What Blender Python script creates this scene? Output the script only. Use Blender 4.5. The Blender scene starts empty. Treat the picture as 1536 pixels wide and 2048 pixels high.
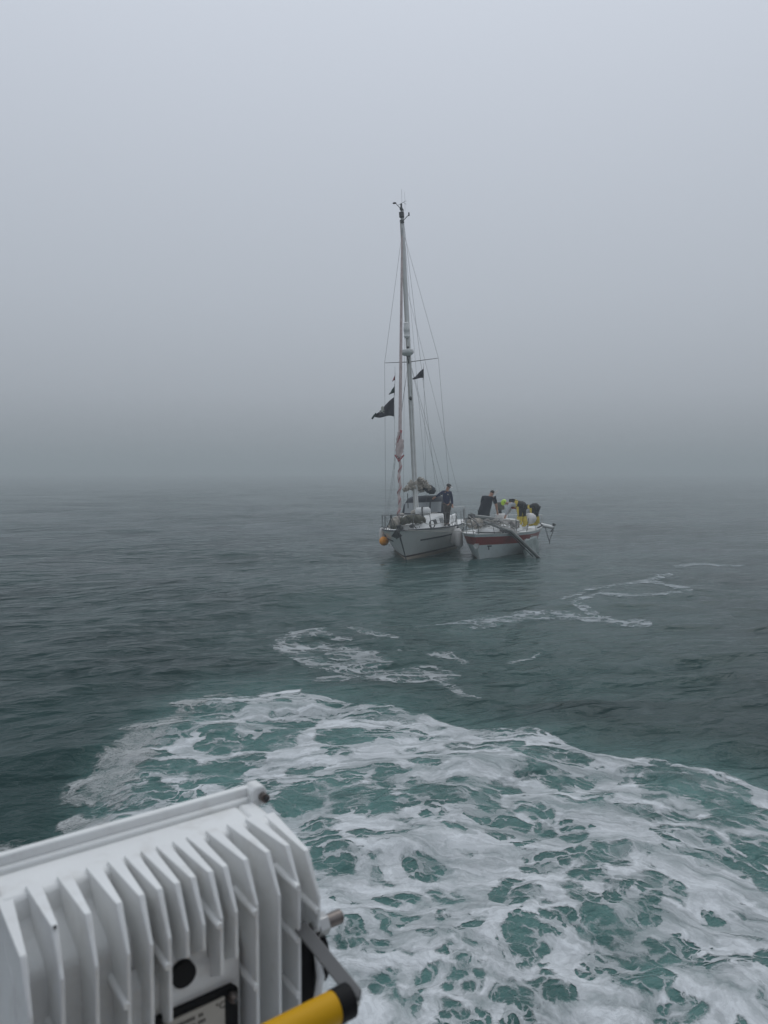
import bpy, math, random
import numpy as np
from mathutils import Vector, Matrix, Quaternion
random.seed(7)
R = math.radians
PI = math.pi
sc = bpy.context.scene
COL = sc.collection

# ------------------------------------------------------------ camera
F = 1479.0                                  # focal length in pixels of a 1536 x 2048 frame
TH = math.atan(79 / F)                      # pitched down so the horizon sits above the centre
CZ = 3.5                                    # eye height over the sea
cam = bpy.data.cameras.new('camera')
cam.sensor_fit = 'VERTICAL'; cam.sensor_height = 36.0; cam.lens = 36.0 * F / 2048
cam.clip_start = 0.05; cam.clip_end = 6000
cam.dof.use_dof = True; cam.dof.focus_distance = 24.0; cam.dof.aperture_fstop = 6.0
camo = bpy.data.objects.new('camera', cam); COL.objects.link(camo)
camo.location = (0, 0, CZ); camo.rotation_euler = (PI / 2 - TH, 0, 0)
sc.camera = camo

# ------------------------------------------------------------ sky, sun, exposure
world = bpy.data.worlds.new('World'); sc.world = world; world.use_nodes = True
nt = world.node_tree; nt.nodes.clear()
W = nt.nodes.new
out = W('ShaderNodeOutputWorld'); bg = W('ShaderNodeBackground'); bg2 = W('ShaderNodeBackground'); add = W('ShaderNodeAddShader')
tc = W('ShaderNodeTexCoord'); sep = W('ShaderNodeSeparateXYZ'); ramp = W('ShaderNodeValToRGB')
nt.links.new(tc.outputs['Generated'], sep.inputs[0]); nt.links.new(sep.outputs['Z'], ramp.inputs[0])
def lin(c):
    return tuple(((x / 255) / 12.92 if x / 255 <= .04045 else (((x / 255) + .055) / 1.055) ** 2.4) for x in c) + (1,)
cr = ramp.color_ramp
stops = [(0.0, (134, 141, 148)), (0.04, (147, 153, 161)), (0.10, (166, 172, 181)), (0.22, (179, 186, 196)),
         (0.38, (190, 197, 208)), (0.55, (206, 213, 225)), (1.0, (224, 231, 240))]
cr.elements[0].position = 0; cr.elements[0].color = lin(stops[0][1])
cr.elements[1].position = 1; cr.elements[1].color = lin(stops[-1][1])
for p, c in stops[1:-1]:
    e = cr.elements.new(p); e.color = lin(c)
cr.interpolation = 'B_SPLINE'
nt.links.new(ramp.outputs[0], bg.inputs[0]); bg.inputs[1].default_value = 1.0
sky = W('ShaderNodeTexSky'); sky.sky_type = 'NISHITA'; sky.sun_disc = False
sky.sun_elevation = R(52); sky.sun_rotation = R(30)
hs = W('ShaderNodeHueSaturation'); hs.inputs['Saturation'].default_value = .25
nt.links.new(sky.outputs[0], hs.inputs['Color']); nt.links.new(hs.outputs[0], bg2.inputs[0]); bg2.inputs[1].default_value = .004
nt.links.new(bg.outputs[0], add.inputs[0]); nt.links.new(bg2.outputs[0], add.inputs[1]); nt.links.new(add.outputs[0], out.inputs[0])
sun = bpy.data.lights.new('sun', 'SUN'); sun.energy = .5; sun.angle = R(40); sun.color = (1, .98, .95)
suno = bpy.data.objects.new('sun', sun); COL.objects.link(suno)
sdir = Vector((math.sin(R(30)) * math.cos(R(52)), math.cos(R(30)) * math.cos(R(52)), math.sin(R(52))))
suno.rotation_euler = sdir.to_track_quat('Z', 'Y').to_euler()
sc.view_settings.view_transform = 'Standard'; sc.view_settings.look = 'None'
sc.view_settings.exposure = 0; sc.view_settings.gamma = 1; sc.view_settings.use_curve_mapping = False
cy = sc.cycles
cy.volume_bounces = 1; cy.max_bounces = 6; cy.diffuse_bounces = 3; cy.glossy_bounces = 3
cy.transparent_max_bounces = 12; cy.sample_clamp_indirect = 4.0

# ------------------------------------------------------------ helpers
def at(px, py, d):
    """world point seen at pixel (px, py) of the 1536 x 2048 photograph, d metres out"""
    a = (px - 768) / F; b = (1024 - py) / F
    v = Vector((a, math.cos(TH) + b * math.sin(TH), -math.sin(TH) + b * math.cos(TH)))
    return Vector((0, 0, CZ)) + v * (d / v.y)

def material(name, color, rough=.5, metal=0.0, var=.12, vscale=3.0, bump=0.0, bscale=40.0, spec=.5, dirt=None, sheen=0, coat=0):
    m = bpy.data.materials.new(name); m.use_nodes = True
    n = m.node_tree; N = n.nodes; L = n.links; bs = N['Principled BSDF']
    bs.inputs['Roughness'].default_value = rough; bs.inputs['Metallic'].default_value = metal
    bs.inputs['Specular IOR Level'].default_value = spec
    if coat: bs.inputs['Coat Weight'].default_value = coat
    t = N.new('ShaderNodeTexCoord')
    no = N.new('ShaderNodeTexNoise'); no.inputs['Scale'].default_value = vscale; no.inputs['Detail'].default_value = 6
    L.new(t.outputs['Object'], no.inputs['Vector'])
    mr = N.new('ShaderNodeMapRange'); mr.inputs[1].default_value = .3; mr.inputs[2].default_value = .7
    mr.inputs[3].default_value = 1 - var; mr.inputs[4].default_value = 1 + var
    L.new(no.outputs[0], mr.inputs[0])
    mx = N.new('ShaderNodeVectorMath'); mx.operation = 'SCALE'; mx.inputs[0].default_value = color[:3]
    L.new(mr.outputs[0], mx.inputs['Scale'])
    src = mx.outputs[0]
    if dirt:
        n2 = N.new('ShaderNodeTexNoise'); n2.inputs['Scale'].default_value = vscale * 2.3; n2.inputs['Detail'].default_value = 8; n2.inputs['Roughness'].default_value = .65
        L.new(t.outputs['Object'], n2.inputs['Vector'])
        r2 = N.new('ShaderNodeMapRange'); r2.inputs[1].default_value = .52; r2.inputs[2].default_value = .75; r2.inputs[3].default_value = 0; r2.inputs[4].default_value = dirt[1]
        L.new(n2.outputs[0], r2.inputs[0])
        mm = N.new('ShaderNodeMix'); mm.data_type = 'RGBA'; L.new(r2.outputs[0], mm.inputs[0]); L.new(src, mm.inputs[6]); mm.inputs[7].default_value = tuple(dirt[0]) + (1,)
        src = mm.outputs[2]
    L.new(src, bs.inputs['Base Color'])
    if bump:
        n3 = N.new('ShaderNodeTexNoise'); n3.inputs['Scale'].default_value = bscale; n3.inputs['Detail'].default_value = 5
        L.new(t.outputs['Object'], n3.inputs['Vector'])
        bp = N.new('ShaderNodeBump'); bp.inputs['Strength'].default_value = 1; bp.inputs['Distance'].default_value = bump
        L.new(n3.outputs[0], bp.inputs['Height']); L.new(bp.outputs[0], bs.inputs['Normal'])
    return m

class MB:
    def __init__(s): s.v = []; s.f = []; s.m = []
    def add(s, vs, fs, mi=0):
        o = len(s.v); s.v += [tuple(x) for x in vs]; s.f += [tuple(i + o for i in f) for f in fs]; s.m += [mi] * len(fs)
        return s
    def box(s, c, d, rot=None, mi=0, taper=1.0):
        x, y, z = d[0] / 2, d[1] / 2, d[2] / 2
        P = [Vector((i * x * (taper if k > 0 else 1), j * y * (taper if k > 0 else 1), k * z)) for k in (-1, 1) for j in (-1, 1) for i in (-1, 1)]
        M = rot if rot else Matrix.Identity(3)
        P = [M @ p + Vector(c) for p in P]
        return s.add(P, [(0, 2, 3, 1), (4, 5, 7, 6), (0, 1, 5, 4), (2, 6, 7, 3), (0, 4, 6, 2), (1, 3, 7, 5)], mi)
    def tube(s, pts, r, n=8, mi=0, cap=True, noise=0.0, flat=1.0, seed=0):
        rnd = random.Random(seed)
        pts = [Vector(p) for p in pts]; k = len(pts)
        rs = r if hasattr(r, '__len__') else [r] * k
        vs = []; up = None
        for i, p in enumerate(pts):
            t = (pts[min(i + 1, k - 1)] - pts[max(i - 1, 0)])
            if t.length < 1e-9: t = Vector((0, 0, 1))
            t.normalize()
            if up is None:
                up = Vector((0, 0, 1)) if abs(t.z) < .9 else Vector((1, 0, 0))
            a = t.cross(up).normalized(); b = a.cross(t).normalized(); up = b
            for j in range(n):
                th = 2 * PI * j / n; q = rs[i] * (1 + (rnd.uniform(-noise, noise) if noise else 0))
                vs.append(p + a * math.cos(th) * q + b * math.sin(th) * q * flat)
        fs = []
        for i in range(k - 1):
            for j in range(n):
                a0 = i * n + j; a1 = i * n + (j + 1) % n
                fs.append((a0, a0 + n, a1 + n, a1))
        if cap:
            fs.append(tuple(range(n))); fs.append(tuple(reversed(range((k - 1) * n, k * n))))
        return s.add(vs, fs, mi)
    def ball(s, c, r, n=12, mi=0, M=None, noise=0, seed=0, h0=-1.0, h1=1.0):
        rnd = random.Random(seed)
        rr = r if hasattr(r, '__len__') else (r, r, r)
        rows = max(4, n // 2 + 1); vs = []; fs = []
        for i in range(rows):
            zz = math.sin(math.asin(h0) + (math.asin(h1) - math.asin(h0)) * i / (rows - 1)); q = math.sqrt(max(0, 1 - zz * zz)) + 1e-4
            for j in range(n):
                th = 2 * PI * j / n; w = 1 + (rnd.uniform(-noise, noise) if noise else 0)
                p = Vector((q * math.cos(th) * rr[0] * w, q * math.sin(th) * rr[1] * w, zz * rr[2] * w))
                if M: p = M @ p
                vs.append(p + Vector(c))
        for i in range(rows - 1):
            for j in range(n):
                a = i * n + j; b = i * n + (j + 1) % n
                fs.append((a, b, b + n, a + n))
        fs.append(tuple(reversed(range(n)))); fs.append(tuple(range((rows - 1) * n, rows * n)))
        return s.add(vs, fs, mi)
    def prism(s, poly, A, B, C, o, t0, t1, mi=0):
        """poly in the (A, B) plane through o, thickened from t0 to t1 along C"""
        A, B, C, o = Vector(A), Vector(B), Vector(C), Vector(o); n = len(poly)
        vs = [o + A * p[0] + B * p[1] + C * t0 for p in poly] + [o + A * p[0] + B * p[1] + C * t1 for p in poly]
        fs = [tuple(reversed(range(n))), tuple(range(n, 2 * n))] + [(i, (i + 1) % n, n + (i + 1) % n, n + i) for i in range(n)]
        return s.add(vs, fs, mi)
    def build(s, name, mats, parent=None, smooth=False, bevel=0, loc=None, sub=0, edge=35, label=None):
        me = bpy.data.meshes.new(name); me.from_pydata(s.v, [], s.f)
        if not isinstance(mats, (list, tuple)): mats = [mats]
        for m in mats: me.materials.append(m)
        me.polygons.foreach_set('material_index', s.m)
        import bmesh
        bm = bmesh.new(); bm.from_mesh(me); bmesh.ops.recalc_face_normals(bm, faces=bm.faces); bm.to_mesh(me); bm.free()
        me.update()
        if smooth:
            me.shade_smooth()
            try: me.set_sharp_from_angle(angle=R(edge))
            except Exception: pass
        o = bpy.data.objects.new(name, me); COL.objects.link(o)
        if loc: o.location = loc
        if parent: o.parent = parent
        if bevel:
            b = o.modifiers.new('bevel', 'BEVEL'); b.width = bevel; b.segments = 2; b.limit_method = 'ANGLE'; b.angle_limit = R(30)
        if sub:
            b = o.modifiers.new('sub', 'SUBSURF'); b.levels = sub; b.render_levels = sub
        if label: o['label'] = label
        return o

def tag(o, label, cat, group=None, kind=None):
    if label: o['label'] = label
    if cat: o['category'] = cat
    if group: o['group'] = group
    if kind: o['kind'] = kind
    return o
def empty(name, loc=(0, 0, 0), rot=(0, 0, 0)):
    o = bpy.data.objects.new(name, None); COL.objects.link(o); o.location = loc; o.rotation_euler = rot; o.empty_display_size = .3
    return o

# ------------------------------------------------------------ numpy noise
def perlin(x, y, seed=0):
    rs = np.random.RandomState(seed); perm = rs.permutation(512); ang = rs.rand(512) * 2 * np.pi
    gx = np.cos(ang); gy = np.sin(ang)
    xi = np.floor(x).astype(np.int64); yi = np.floor(y).astype(np.int64); xf = x - xi; yf = y - yi
    def g(a, b, dx, dy):
        h = perm[(perm[(xi + a) & 511] + yi + b) & 511]; return gx[h] * dx + gy[h] * dy
    u = xf ** 3 * (xf * (xf * 6 - 15) + 10); v = yf ** 3 * (yf * (yf * 6 - 15) + 10)
    n00 = g(0, 0, xf, yf); n10 = g(1, 0, xf - 1, yf); n01 = g(0, 1, xf, yf - 1); n11 = g(1, 1, xf - 1, yf - 1)
    return ((n00 * (1 - u) + n10 * u) * (1 - v) + (n01 * (1 - u) + n11 * u) * v) * 1.5
def fbm(x, y, o=4, seed=0):
    s = 0; a = 1; t = 0
    for i in range(o):
        s = s + a * perlin(x * 2 ** i + 17.3 * i, y * 2 ** i - 9.1 * i, seed + i); t += a; a *= .5
    return s / t
def sst(a, b, x):
    t = np.clip((x - a) / (b - a), 0, 1); return t * t * (3 - 2 * t)

# ------------------------------------------------------------ the sea
def axis(lo, hi, near0, near1, step, ratio):
    mid = list(np.arange(near0, near1 + 1e-6, step)); up = []; s = step; p = mid[-1]
    while p < hi: s *= ratio; p += s; up.append(p)
    dn = []; s = step; p = mid[0]
    while p > lo: s *= 1.08 if False else ratio; p -= s; dn.append(p)
    return np.array(dn[::-1] + mid + up)
gx = axis(-1500, 1500, -5.2, 5.6, .03, 1.03)
gy = axis(-60, 1500, 4.2, 13.5, .03, 1.0135)
nx, ny = len(gx), len(gy)
X, Y = np.meshgrid(gx, gy)                   # (ny, nx)
dX = np.gradient(gx)[None, :] + 0 * X; dY = np.gradient(gy)[:, None] + 0 * X
cth, sth = math.cos(TH), math.sin(TH)
def topix(x, y):
    d = y * cth + CZ * sth; d = np.maximum(d, .2)
    return 768 + F * x / d, 1024 - F * (y * sth - CZ * cth) / d
# domain warp in metres, then the layout of the foam as it lies on the water
wx = X + .22 * fbm(X * 1.1, Y * 1.1, 4, 11); wy = Y + .30 * fbm(X * 1.1, Y * 1.1, 4, 31)
PX, PY = topix(wx, wy)
PX0, PY0 = topix(X, Y)

def inpoly_sd(px, py, poly):
    """signed distance (positive inside), in the poly's own units"""
    n = len(poly); dmin = np.full(px.shape, 1e9); ins = np.zeros(px.shape, bool)
    for i in range(n):
        x0, y0 = poly[i]; x1, y1 = poly[(i + 1) % n]
        ex, ey = x1 - x0, y1 - y0; t = np.clip(((px - x0) * ex + (py - y0) * ey) / (ex * ex + ey * ey), 0, 1)
        dmin = np.minimum(dmin, np.hypot(px - x0 - t * ex, py - y0 - t * ey))
        c = ((y0 > py) != (y1 > py)) & (px < (x1 - x0) * (py - y0) / ((y1 - y0) if y1 != y0 else 1e-9) + x0)
        ins ^= c
    return np.where(ins, dmin, -dmin)
def stroke(px, py, pts, w, asp=1.0):
    d = np.full(px.shape, 1e9)
    for (x0, y0), (x1, y1) in zip(pts[:-1], pts[1:]):
        ex, ey = x1 - x0, (y1 - y0) * asp; t = np.clip(((px - x0) * ex + (py - y0) * asp * ey) / (ex * ex + ey * ey), 0, 1)
        d = np.minimum(d, np.hypot(px - x0 - t * ex, (py - y0) * asp - t * ey))
    return np.clip(1 - d / w, 0, 1)
near = (gy < 17)
sl = slice(int(np.argmax(gy > 3.6)), int(np.argmax(gy > 17.0)))
Dw = np.zeros(X.shape); Dm = np.zeros(X.shape); Db = np.zeros(X.shape); Df = np.zeros(X.shape); A = np.zeros(X.shape)
px, py = PX[sl], PY[sl]
wash = [(150, 1660), (185, 1585), (262, 1505), (350, 1440), (430, 1402), (520, 1392), (600, 1378), (618, 1400), (700, 1404), (800, 1418),
        (930, 1446), (1040, 1466), (1120, 1487), (1200, 1518), (1280, 1527), (1400, 1539), (1480, 1560), (1570, 1602), (1900, 1720),
        (2200, 2500), (-900, 2500), (-600, 1900), (-100, 1760), (120, 1700)]
sd = inpoly_sd(px, py, wash)
base = sst(-4, 16, sd)
leftfade = np.clip(1 - sst(10, 130, sd), 0, 1) * (px < 470) * sst(470, 380, px)
A[sl] = sst(-90, 60, inpoly_sd(PX0[sl], PY0[sl], wash)) * .9
D = base * (.455 + .30 * fbm(X[sl] * .7, Y[sl] * .7, 3, 5)) * (1 - .45 * leftfade) * (.74 + .26 * sst(1500, 1720, PY0[sl]))
ridges = [([(440, 1430), (520, 1400), (600, 1382)], 12, .35), ([(620, 1408), (700, 1408), (760, 1414), (820, 1432), (900, 1452), (1000, 1468), (1100, 1484), (1150, 1512), (1230, 1534), (1330, 1540), (1440, 1558), (1545, 1602)], 9, .50),
          ([(780, 1490), (1000, 1560), (1200, 1640), (1400, 1760), (1560, 1840)], 60, .42), ([(560, 1500), (660, 1450), (800, 1440), (960, 1480)], 22, .32),
          ([(640, 1810), (740, 1720), (900, 1665), (1100, 1690)], 45, .35), ([(450, 1590), (520, 1530), (620, 1500), (760, 1500), (900, 1530)], 26, .32),
          ([(1150, 1560), (1260, 1600), (1400, 1640), (1560, 1660)], 24, .3), ([(620, 1470), (560, 1560), (540, 1640)], 26, .3), ([(700, 1980), (860, 1830), (960, 1800), (1100, 1850)], 45, .3),
          ([(330, 1520), (400, 1470), (500, 1440), (640, 1420)], 16, .3), ([(1120, 1700), (1280, 1820), (1440, 1900)], 50, .3), ([(700, 1900), (840, 1960), (1000, 2020)], 50, .3),
          ([(800, 1560), (815, 1620), (860, 1650), (960, 1680)], 24, .3), ([(1260, 1560), (1290, 1600), (1340, 1620)], 7, .3)]
for pts, w, k in ridges: D = D + base * k * np.sqrt(stroke(px, py, pts, w, 1.6))
holes = [(150, 180, 100, 35, 0), (60, 45, 90, 30, 0), (210, 300, 105, 50, 5), (415, 305, 60, 45, 0), (20, 300, 40, 35, 0), (660, 150, 65, 30, 0), (780, 155, 60, 24, 0),
         (550, 120, 35, 18, 0), (735, 235, 50, 25, 0), (870, 235, 70, 35, 10), (960, 225, 60, 32, 0), (1130, 270, 120, 66, 5), (1250, 280, 80, 60, 10), (1390, 330, 80, 60, 10),
         (1400, 410, 105, 36, 10), (655, 390, 48, 66, -15), (530, 405, 145, 42, 10), (500, 260, 90, 26, 12), (140, 525, 105, 38, 20), (350, 485, 36, 18, 0), (760, 445, 42, 22, 0),
         (740, 560, 150, 60, 8), (560, 585, 80, 44, 0), (720, 620, 90, 35, 0), (640, 620, 35, 25, 0), (940, 675, 62, 42, -10), (1075, 690, 62, 46, 30), (950, 530, 62, 34, 15),
         (1205, 520, 160, 30, 28), (1410, 555, 60, 26, 15), (1510, 600, 46, 86, 0), (480, 655, 60, 42, -20), (520, 715, 62, 40, 0), (560, 830, 110, 72, 25), (700, 745, 72, 44, 10),
         (600, 905, 90, 56, 0), (400, 570, 42, 20, 0), (20, 660, 44, 22, 0), (1340, 780, 62, 13, 33), (1060, 1000, 100, 72, 10), (1150, 1080, 82, 62, 10), (1240, 1150, 72, 60, 0),
         (1230, 880, 82, 40, 10), (1050, 800, 72, 26, 0), (40, 1060, 62, 72, 0), (730, 1040, 72, 42, 15), (710, 980, 42, 25, 0), (860, 990, 52, 26, 0), (535, 1110, 42, 26, 0),
         (880, 740, 62, 20, 0), (210, 730, 34, 22, 0), (145, 830, 32, 24, 0), (340, 800, 50, 18, 0), (240, 1010, 40, 24, 0), (300, 1090, 36, 26, 0), (1440, 690, 60, 40, 30)]
holes = [(760 + a / 1.98, 1440 + b / 1.98, c / 1.98, d / 1.98, e) for a, b, c, d, e in holes]
holes += [(580, 1440, 54, 11, 0), (430, 1536, 70, 18, -12), (360, 1520, 30, 12, 0), (480, 1556, 54, 14, -8), (310, 1562, 16, 12, 0), (650, 1584, 80, 30, 0), (695, 1482, 64, 22, -5),
          (440, 1470, 36, 10, -10), (650, 1700, 46, 50, 0), (590, 1600, 40, 26, 0), (760, 1540, 26, 20, 0), (600, 1530, 34, 12, 0), (520, 1480, 30, 9, -10), (400, 1590, 40, 12, -10), (330, 1600, 24, 9, 0)]
Hm = np.zeros(px.shape)
for cx_, cy_, rx, ry, ang in holes:
    a = R(ang); ux = (px - cx_) * math.cos(a) + (py - cy_) * math.sin(a); uy = -(px - cx_) * math.sin(a) + (py - cy_) * math.cos(a)
    q = np.hypot(ux / rx, uy / ry); Hm = np.maximum(Hm, sst(1.25, .8, q) if False else 1 - sst(.8, 1.25, q))
D = D * (1 - .68 * Hm)
Dw[sl] = np.clip(D, 0, 1)
bub = [[(95, 1597), (128, 1570), (150, 1552), (172, 1530), (200, 1500), (232, 1478), (270, 1452), (330, 1422), (400, 1398), (470, 1392), (400, 1446), (320, 1510), (275, 1560), (235, 1605), (150, 1606)],
       [(90, 1660), (120, 1625), (150, 1608), (250, 1600), (240, 1650), (170, 1700), (60, 1712)], [(-60, 1662), (0, 1652), (60, 1646), (110, 1664), (90, 1712), (-20, 1740), (-160, 1740)]]
B = np.zeros(px.shape)
for p in bub: B = np.maximum(B, sst(-6, 34, inpoly_sd(px, py, p) + 16 * fbm(X[sl] * 3.0, Y[sl] * 2.0, 4, 87)))
Db[sl] = B * (.80 + .35 * fbm(X[sl] * 2.2, Y[sl] * 2.2, 3, 77))
# patches between the wash and the boats
slm = slice(int(np.argmax(gy > 11.0)), int(np.argmax(gy > 34.0)))
mx_ = X + .25 * fbm(X * .8, Y * .6, 4, 61); my_ = Y + .5 * fbm(X * .8, Y * .6, 4, 71)
px, py = topix(mx_[slm], my_[slm])
E1 = np.zeros(px.shape)
for pts, w in [([(640, 1262), (600, 1264), (568, 1282), (562, 1304), (600, 1322), (680, 1334), (740, 1347), (810, 1351), (905, 1358)], 20), ([(640, 1290), (700, 1302), (760, 1322)], 30), ([(580, 1290), (660, 1305), (740, 1330)], 26),
               ([(640, 1354), (740, 1364), (850, 1362)], 14), ([(820, 1342), (880, 1368), (915, 1390)], 17), ([(640, 1264), (700, 1270)], 10), ([(870, 1303), (900, 1312), (932, 1324)], 13), ([(1022, 1320), (1060, 1312), (1070, 1303)], 6),
               ([(700, 1250), (745, 1258), (795, 1272)], 10), ([(760, 1345), (860, 1330), (900, 1352)], 7), ([(920, 1392), (955, 1398)], 7), ([(800, 1292), (840, 1298)], 5)]:
    E1 = np.maximum(E1, stroke(px, py, pts, w, 2.0) ** .6)
E2 = np.zeros(px.shape)
for pts, w in [([(900, 1240), (960, 1232), (1060, 1223), (1140, 1228), (1200, 1234), (1285, 1243)], 13), ([(830, 1245), (900, 1240)], 7), ([(1125, 1198), (1170, 1180), (1230, 1170), (1300, 1162), (1340, 1150)], 9),
               ([(1150, 1210), (1190, 1222), (1240, 1236)], 11), ([(1300, 1160), (1372, 1182)], 9), ([(1150, 1203), (1200, 1190), (1270, 1194), (1360, 1187)], 8), ([(1345, 1131), (1420, 1125), (1480, 1128)], 6), ([(960, 1232), (990, 1240), (940, 1248)], 8)]:
    E2 = np.maximum(E2, stroke(px, py, pts, w, 2.0) ** .6)
brk = .72 + .75 * fbm(X[slm] * 1.1, Y[slm] * .7, 4, 91)
Dm[slm] = np.clip(E1 * .64 * brk, 0, 1); Df[slm] = np.clip(E2 * .66 * brk, 0, 1)
A[slm] = np.maximum(A[slm], sst(0, .8, np.maximum(E1, E2)) * .22 +   .24 * (1 - sst(100, 460, np.hypot((PX0[slm] - 950) * .7, PY0[slm] - 1330))))

# heights
rs = np.random.RandomState(3); Z = np.zeros(X.shape)
fx, fy = .3, 3.0; FR = np.hypot(X - fx, Y - fy); FTh = np.arctan2(X - fx, Y - fy); FU, FV = FR * 1.05, FTh * 2.7 + .10 * FR
calm = np.exp(-((X - 3.0) / 4.0) ** 2 - ((Y - 24.5) / 5.5) ** 2)
for i in range(74):
    lam = .36 * 1.06 ** i if i < 58 else rs.uniform(6, 14)
    th = R(116) + rs.normal(0, .42 if lam < 3 else .6); k = 2 * np.pi / lam; kx, ky = k * math.cos(th), k * math.sin(th)
    att = np.clip(1.6 - (dX * abs(math.cos(th)) + dY * abs(math.sin(th))) * 4.5 / lam, 0, 1)
    ph = rs.rand() * 6.28; amp = (.036 if lam < 1.3 else .024 if lam < 3.0 else .010) * lam / (2 * np.pi)
    phs = kx * X + ky * Y + ph + .8 * perlin(X / (lam * 3), Y / (lam * 3), 100 + i)
    c = np.cos(phs); Z += att * amp * (c + .22 * np.cos(2 * phs))
Z *= 1 - .45 * calm
turb = A * sst(12.5, 8.5, Y) if False else A * (1 - sst(7.5, 11.0, Y)) + .25 * A * (Y < 14)
nearamp = np.clip(1.4 - dX * 18, 0, 1)
Z += turb * nearamp * (.055 * fbm(X * 1.3 + .4 * Y, Y * 1.3, 4, 201) +   .050 * (.4 - np.abs(fbm(X * 2.1, Y * 2.1, 4, 222))) * 1.0)
pr = topix(X, Y); rd = np.zeros(X.shape)
rd[sl] = stroke(PX[sl], PY[sl], ridges[1][0], 34, 1.3) ** 1.5
Z += rd * .03 * (Y < 14)
Z += (Dw + Db * .6) * .006

mat_sea = bpy.data.materials.new('sea_water'); mat_sea.use_nodes = True
n = mat_sea.node_tree; N = n.nodes; L = n.links; bs = N['Principled BSDF']
def node(t, **k):
    q = N.new(t)
    for a, b in k.items(): setattr(q, a, b)
    return q
def noise_tex(vec, scale, detail=4, rough=.5, dist=0.0, dim='3D'):
    q = node('ShaderNodeTexNoise'); q.inputs['Scale'].default_value = scale; q.inputs['Detail'].default_value = detail
    q.inputs['Roughness'].default_value = rough; q.inputs['Distortion'].default_value = dist
    L.new(vec, q.inputs['Vector']); return q
def mrange(x, a, b, c, d, smooth=False):
    q = node('ShaderNodeMapRange'); q.clamp = True
    if smooth: q.interpolation_type = 'SMOOTHSTEP'
    for i, v in zip((1, 2, 3, 4), (a, b, c, d)):
        if isinstance(v, (int, float)): q.inputs[i].default_value = v
        else: L.new(v, q.inputs[i])
    L.new(x, q.inputs[0]); return q.outputs[0]
def mth(op, a, b=None, c=None):
    q = node('ShaderNodeMath', operation=op)
    for i, v in enumerate((a, b, c)):
        if v is None: continue
        if isinstance(v, (int, float)): q.inputs[i].default_value = v
        else: L.new(v, q.inputs[i])
    return q.outputs[0]
def mixc(f, a, b):
    q = node('ShaderNodeMix', data_type='RGBA')
    for i, v in ((0, f), (6, a), (7, b)):
        if isinstance(v, (int, float)): q.inputs[i].default_value = v
        elif isinstance(v, tuple): q.inputs[i].default_value = v
        else: L.new(v, q.inputs[i])
    return q.outputs[2]
def mapping(vec, scale, rot=(0, 0, 0), vt='POINT'):
    q = node('ShaderNodeMapping'); q.vector_type = vt; q.inputs['Scale'].default_value = scale; q.inputs['Rotation'].default_value = rot
    L.new(vec, q.inputs[0]); return q.outputs[0]
def attr(nm):
    q = node('ShaderNodeAttribute'); q.attribute_name = nm; return q.outputs['Fac']
tcn = node('ShaderNodeTexCoord').outputs['Object']
aer = attr('aeration')
murk = noise_tex(tcn, .35, 4).outputs[0]
murk2 = noise_tex(tcn, 1.6, 6, .6, .6).outputs[0]
aerv = mth('MULTIPLY', aer, mrange(murk2, .25, .7, .45, 1.15))
deep = mixc(mrange(murk, .35, .65, 0, 1), (.006, .026, .026, 1), (.010, .040, .038, 1))
L.new(mixc(aerv, deep, (.085, .190, .176, 1)), bs.inputs['Base Color'])
bs.inputs['Roughness'].default_value = .08; bs.inputs['IOR'].default_value = 1.21
m1 = mapping(tcn, (2.4, 1.0, 1), (0, 0, R(25)), 'TEXTURE')
m2 = mapping(tcn, (1.7, 1.0, 1), (0, 0, R(8)), 'TEXTURE')
hA = noise_tex(m1, 2.6, 5, .55, .25).outputs[0]; hB = noise_tex(m2, 6.5, 5, .55, .3).outputs[0]; hC = noise_tex(m1, 1.3, 3, .5, .2).outputs[0]
patch = mrange(noise_tex(mapping(tcn, (.05, .12, 1)), 1.0, 3).outputs[0], .35, .65, .45, 1.25)
hsum = mth('ADD', mth('MULTIPLY', hA, .10), mth('ADD', mth('MULTIPLY', hB, .045), mth('MULTIPLY', hC, .20)))
bp = node('ShaderNodeBump'); bp.inputs['Distance'].default_value = 1.0; L.new(mth('MULTIPLY', mth('MULTIPLY', patch, 1.3), mrange(attr('calm'), 0, 1, 1, .40)), bp.inputs['Strength'])
L.new(hsum, bp.inputs['Height']); L.new(bp.outputs[0], bs.inputs['Normal'])

def grid_mesh(name, xs, ys, zs, faces, attrs, mat):
    me = bpy.data.meshes.new(name); nv = len(xs); nf = len(faces)
    me.vertices.add(nv); me.vertices.foreach_set('co', np.stack([xs, ys, zs], 1).astype(np.float32).ravel())
    me.loops.add(nf * 4); me.loops.foreach_set('vertex_index', faces.astype(np.int32).ravel())
    me.polygons.add(nf); me.polygons.foreach_set('loop_start', np.arange(0, nf * 4, 4, dtype=np.int32))
    me.polygons.foreach_set('loop_total', np.full(nf, 4, np.int32)) if False else None
    me.update(calc_edges=True)
    for k, v in attrs.items():
        a = me.attributes.new(k, 'FLOAT', 'POINT'); a.data.foreach_set('value', v.astype(np.float32))
    me.shade_smooth(); me.materials.append(mat)
    o = bpy.data.objects.new(name, me); COL.objects.link(o); return o
idx = np.arange(nx * ny).reshape(ny, nx)
faces = np.stack([idx[:-1, :-1], idx[:-1, 1:], idx[1:, 1:], idx[1:, :-1]], -1).reshape(-1, 4)
sea = grid_mesh('sea', X.ravel(), Y.ravel(), Z.ravel(), faces, {'aeration': A.ravel(), 'calm': calm.ravel()}, mat_sea)
sea['kind'] = 'structure'

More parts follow.
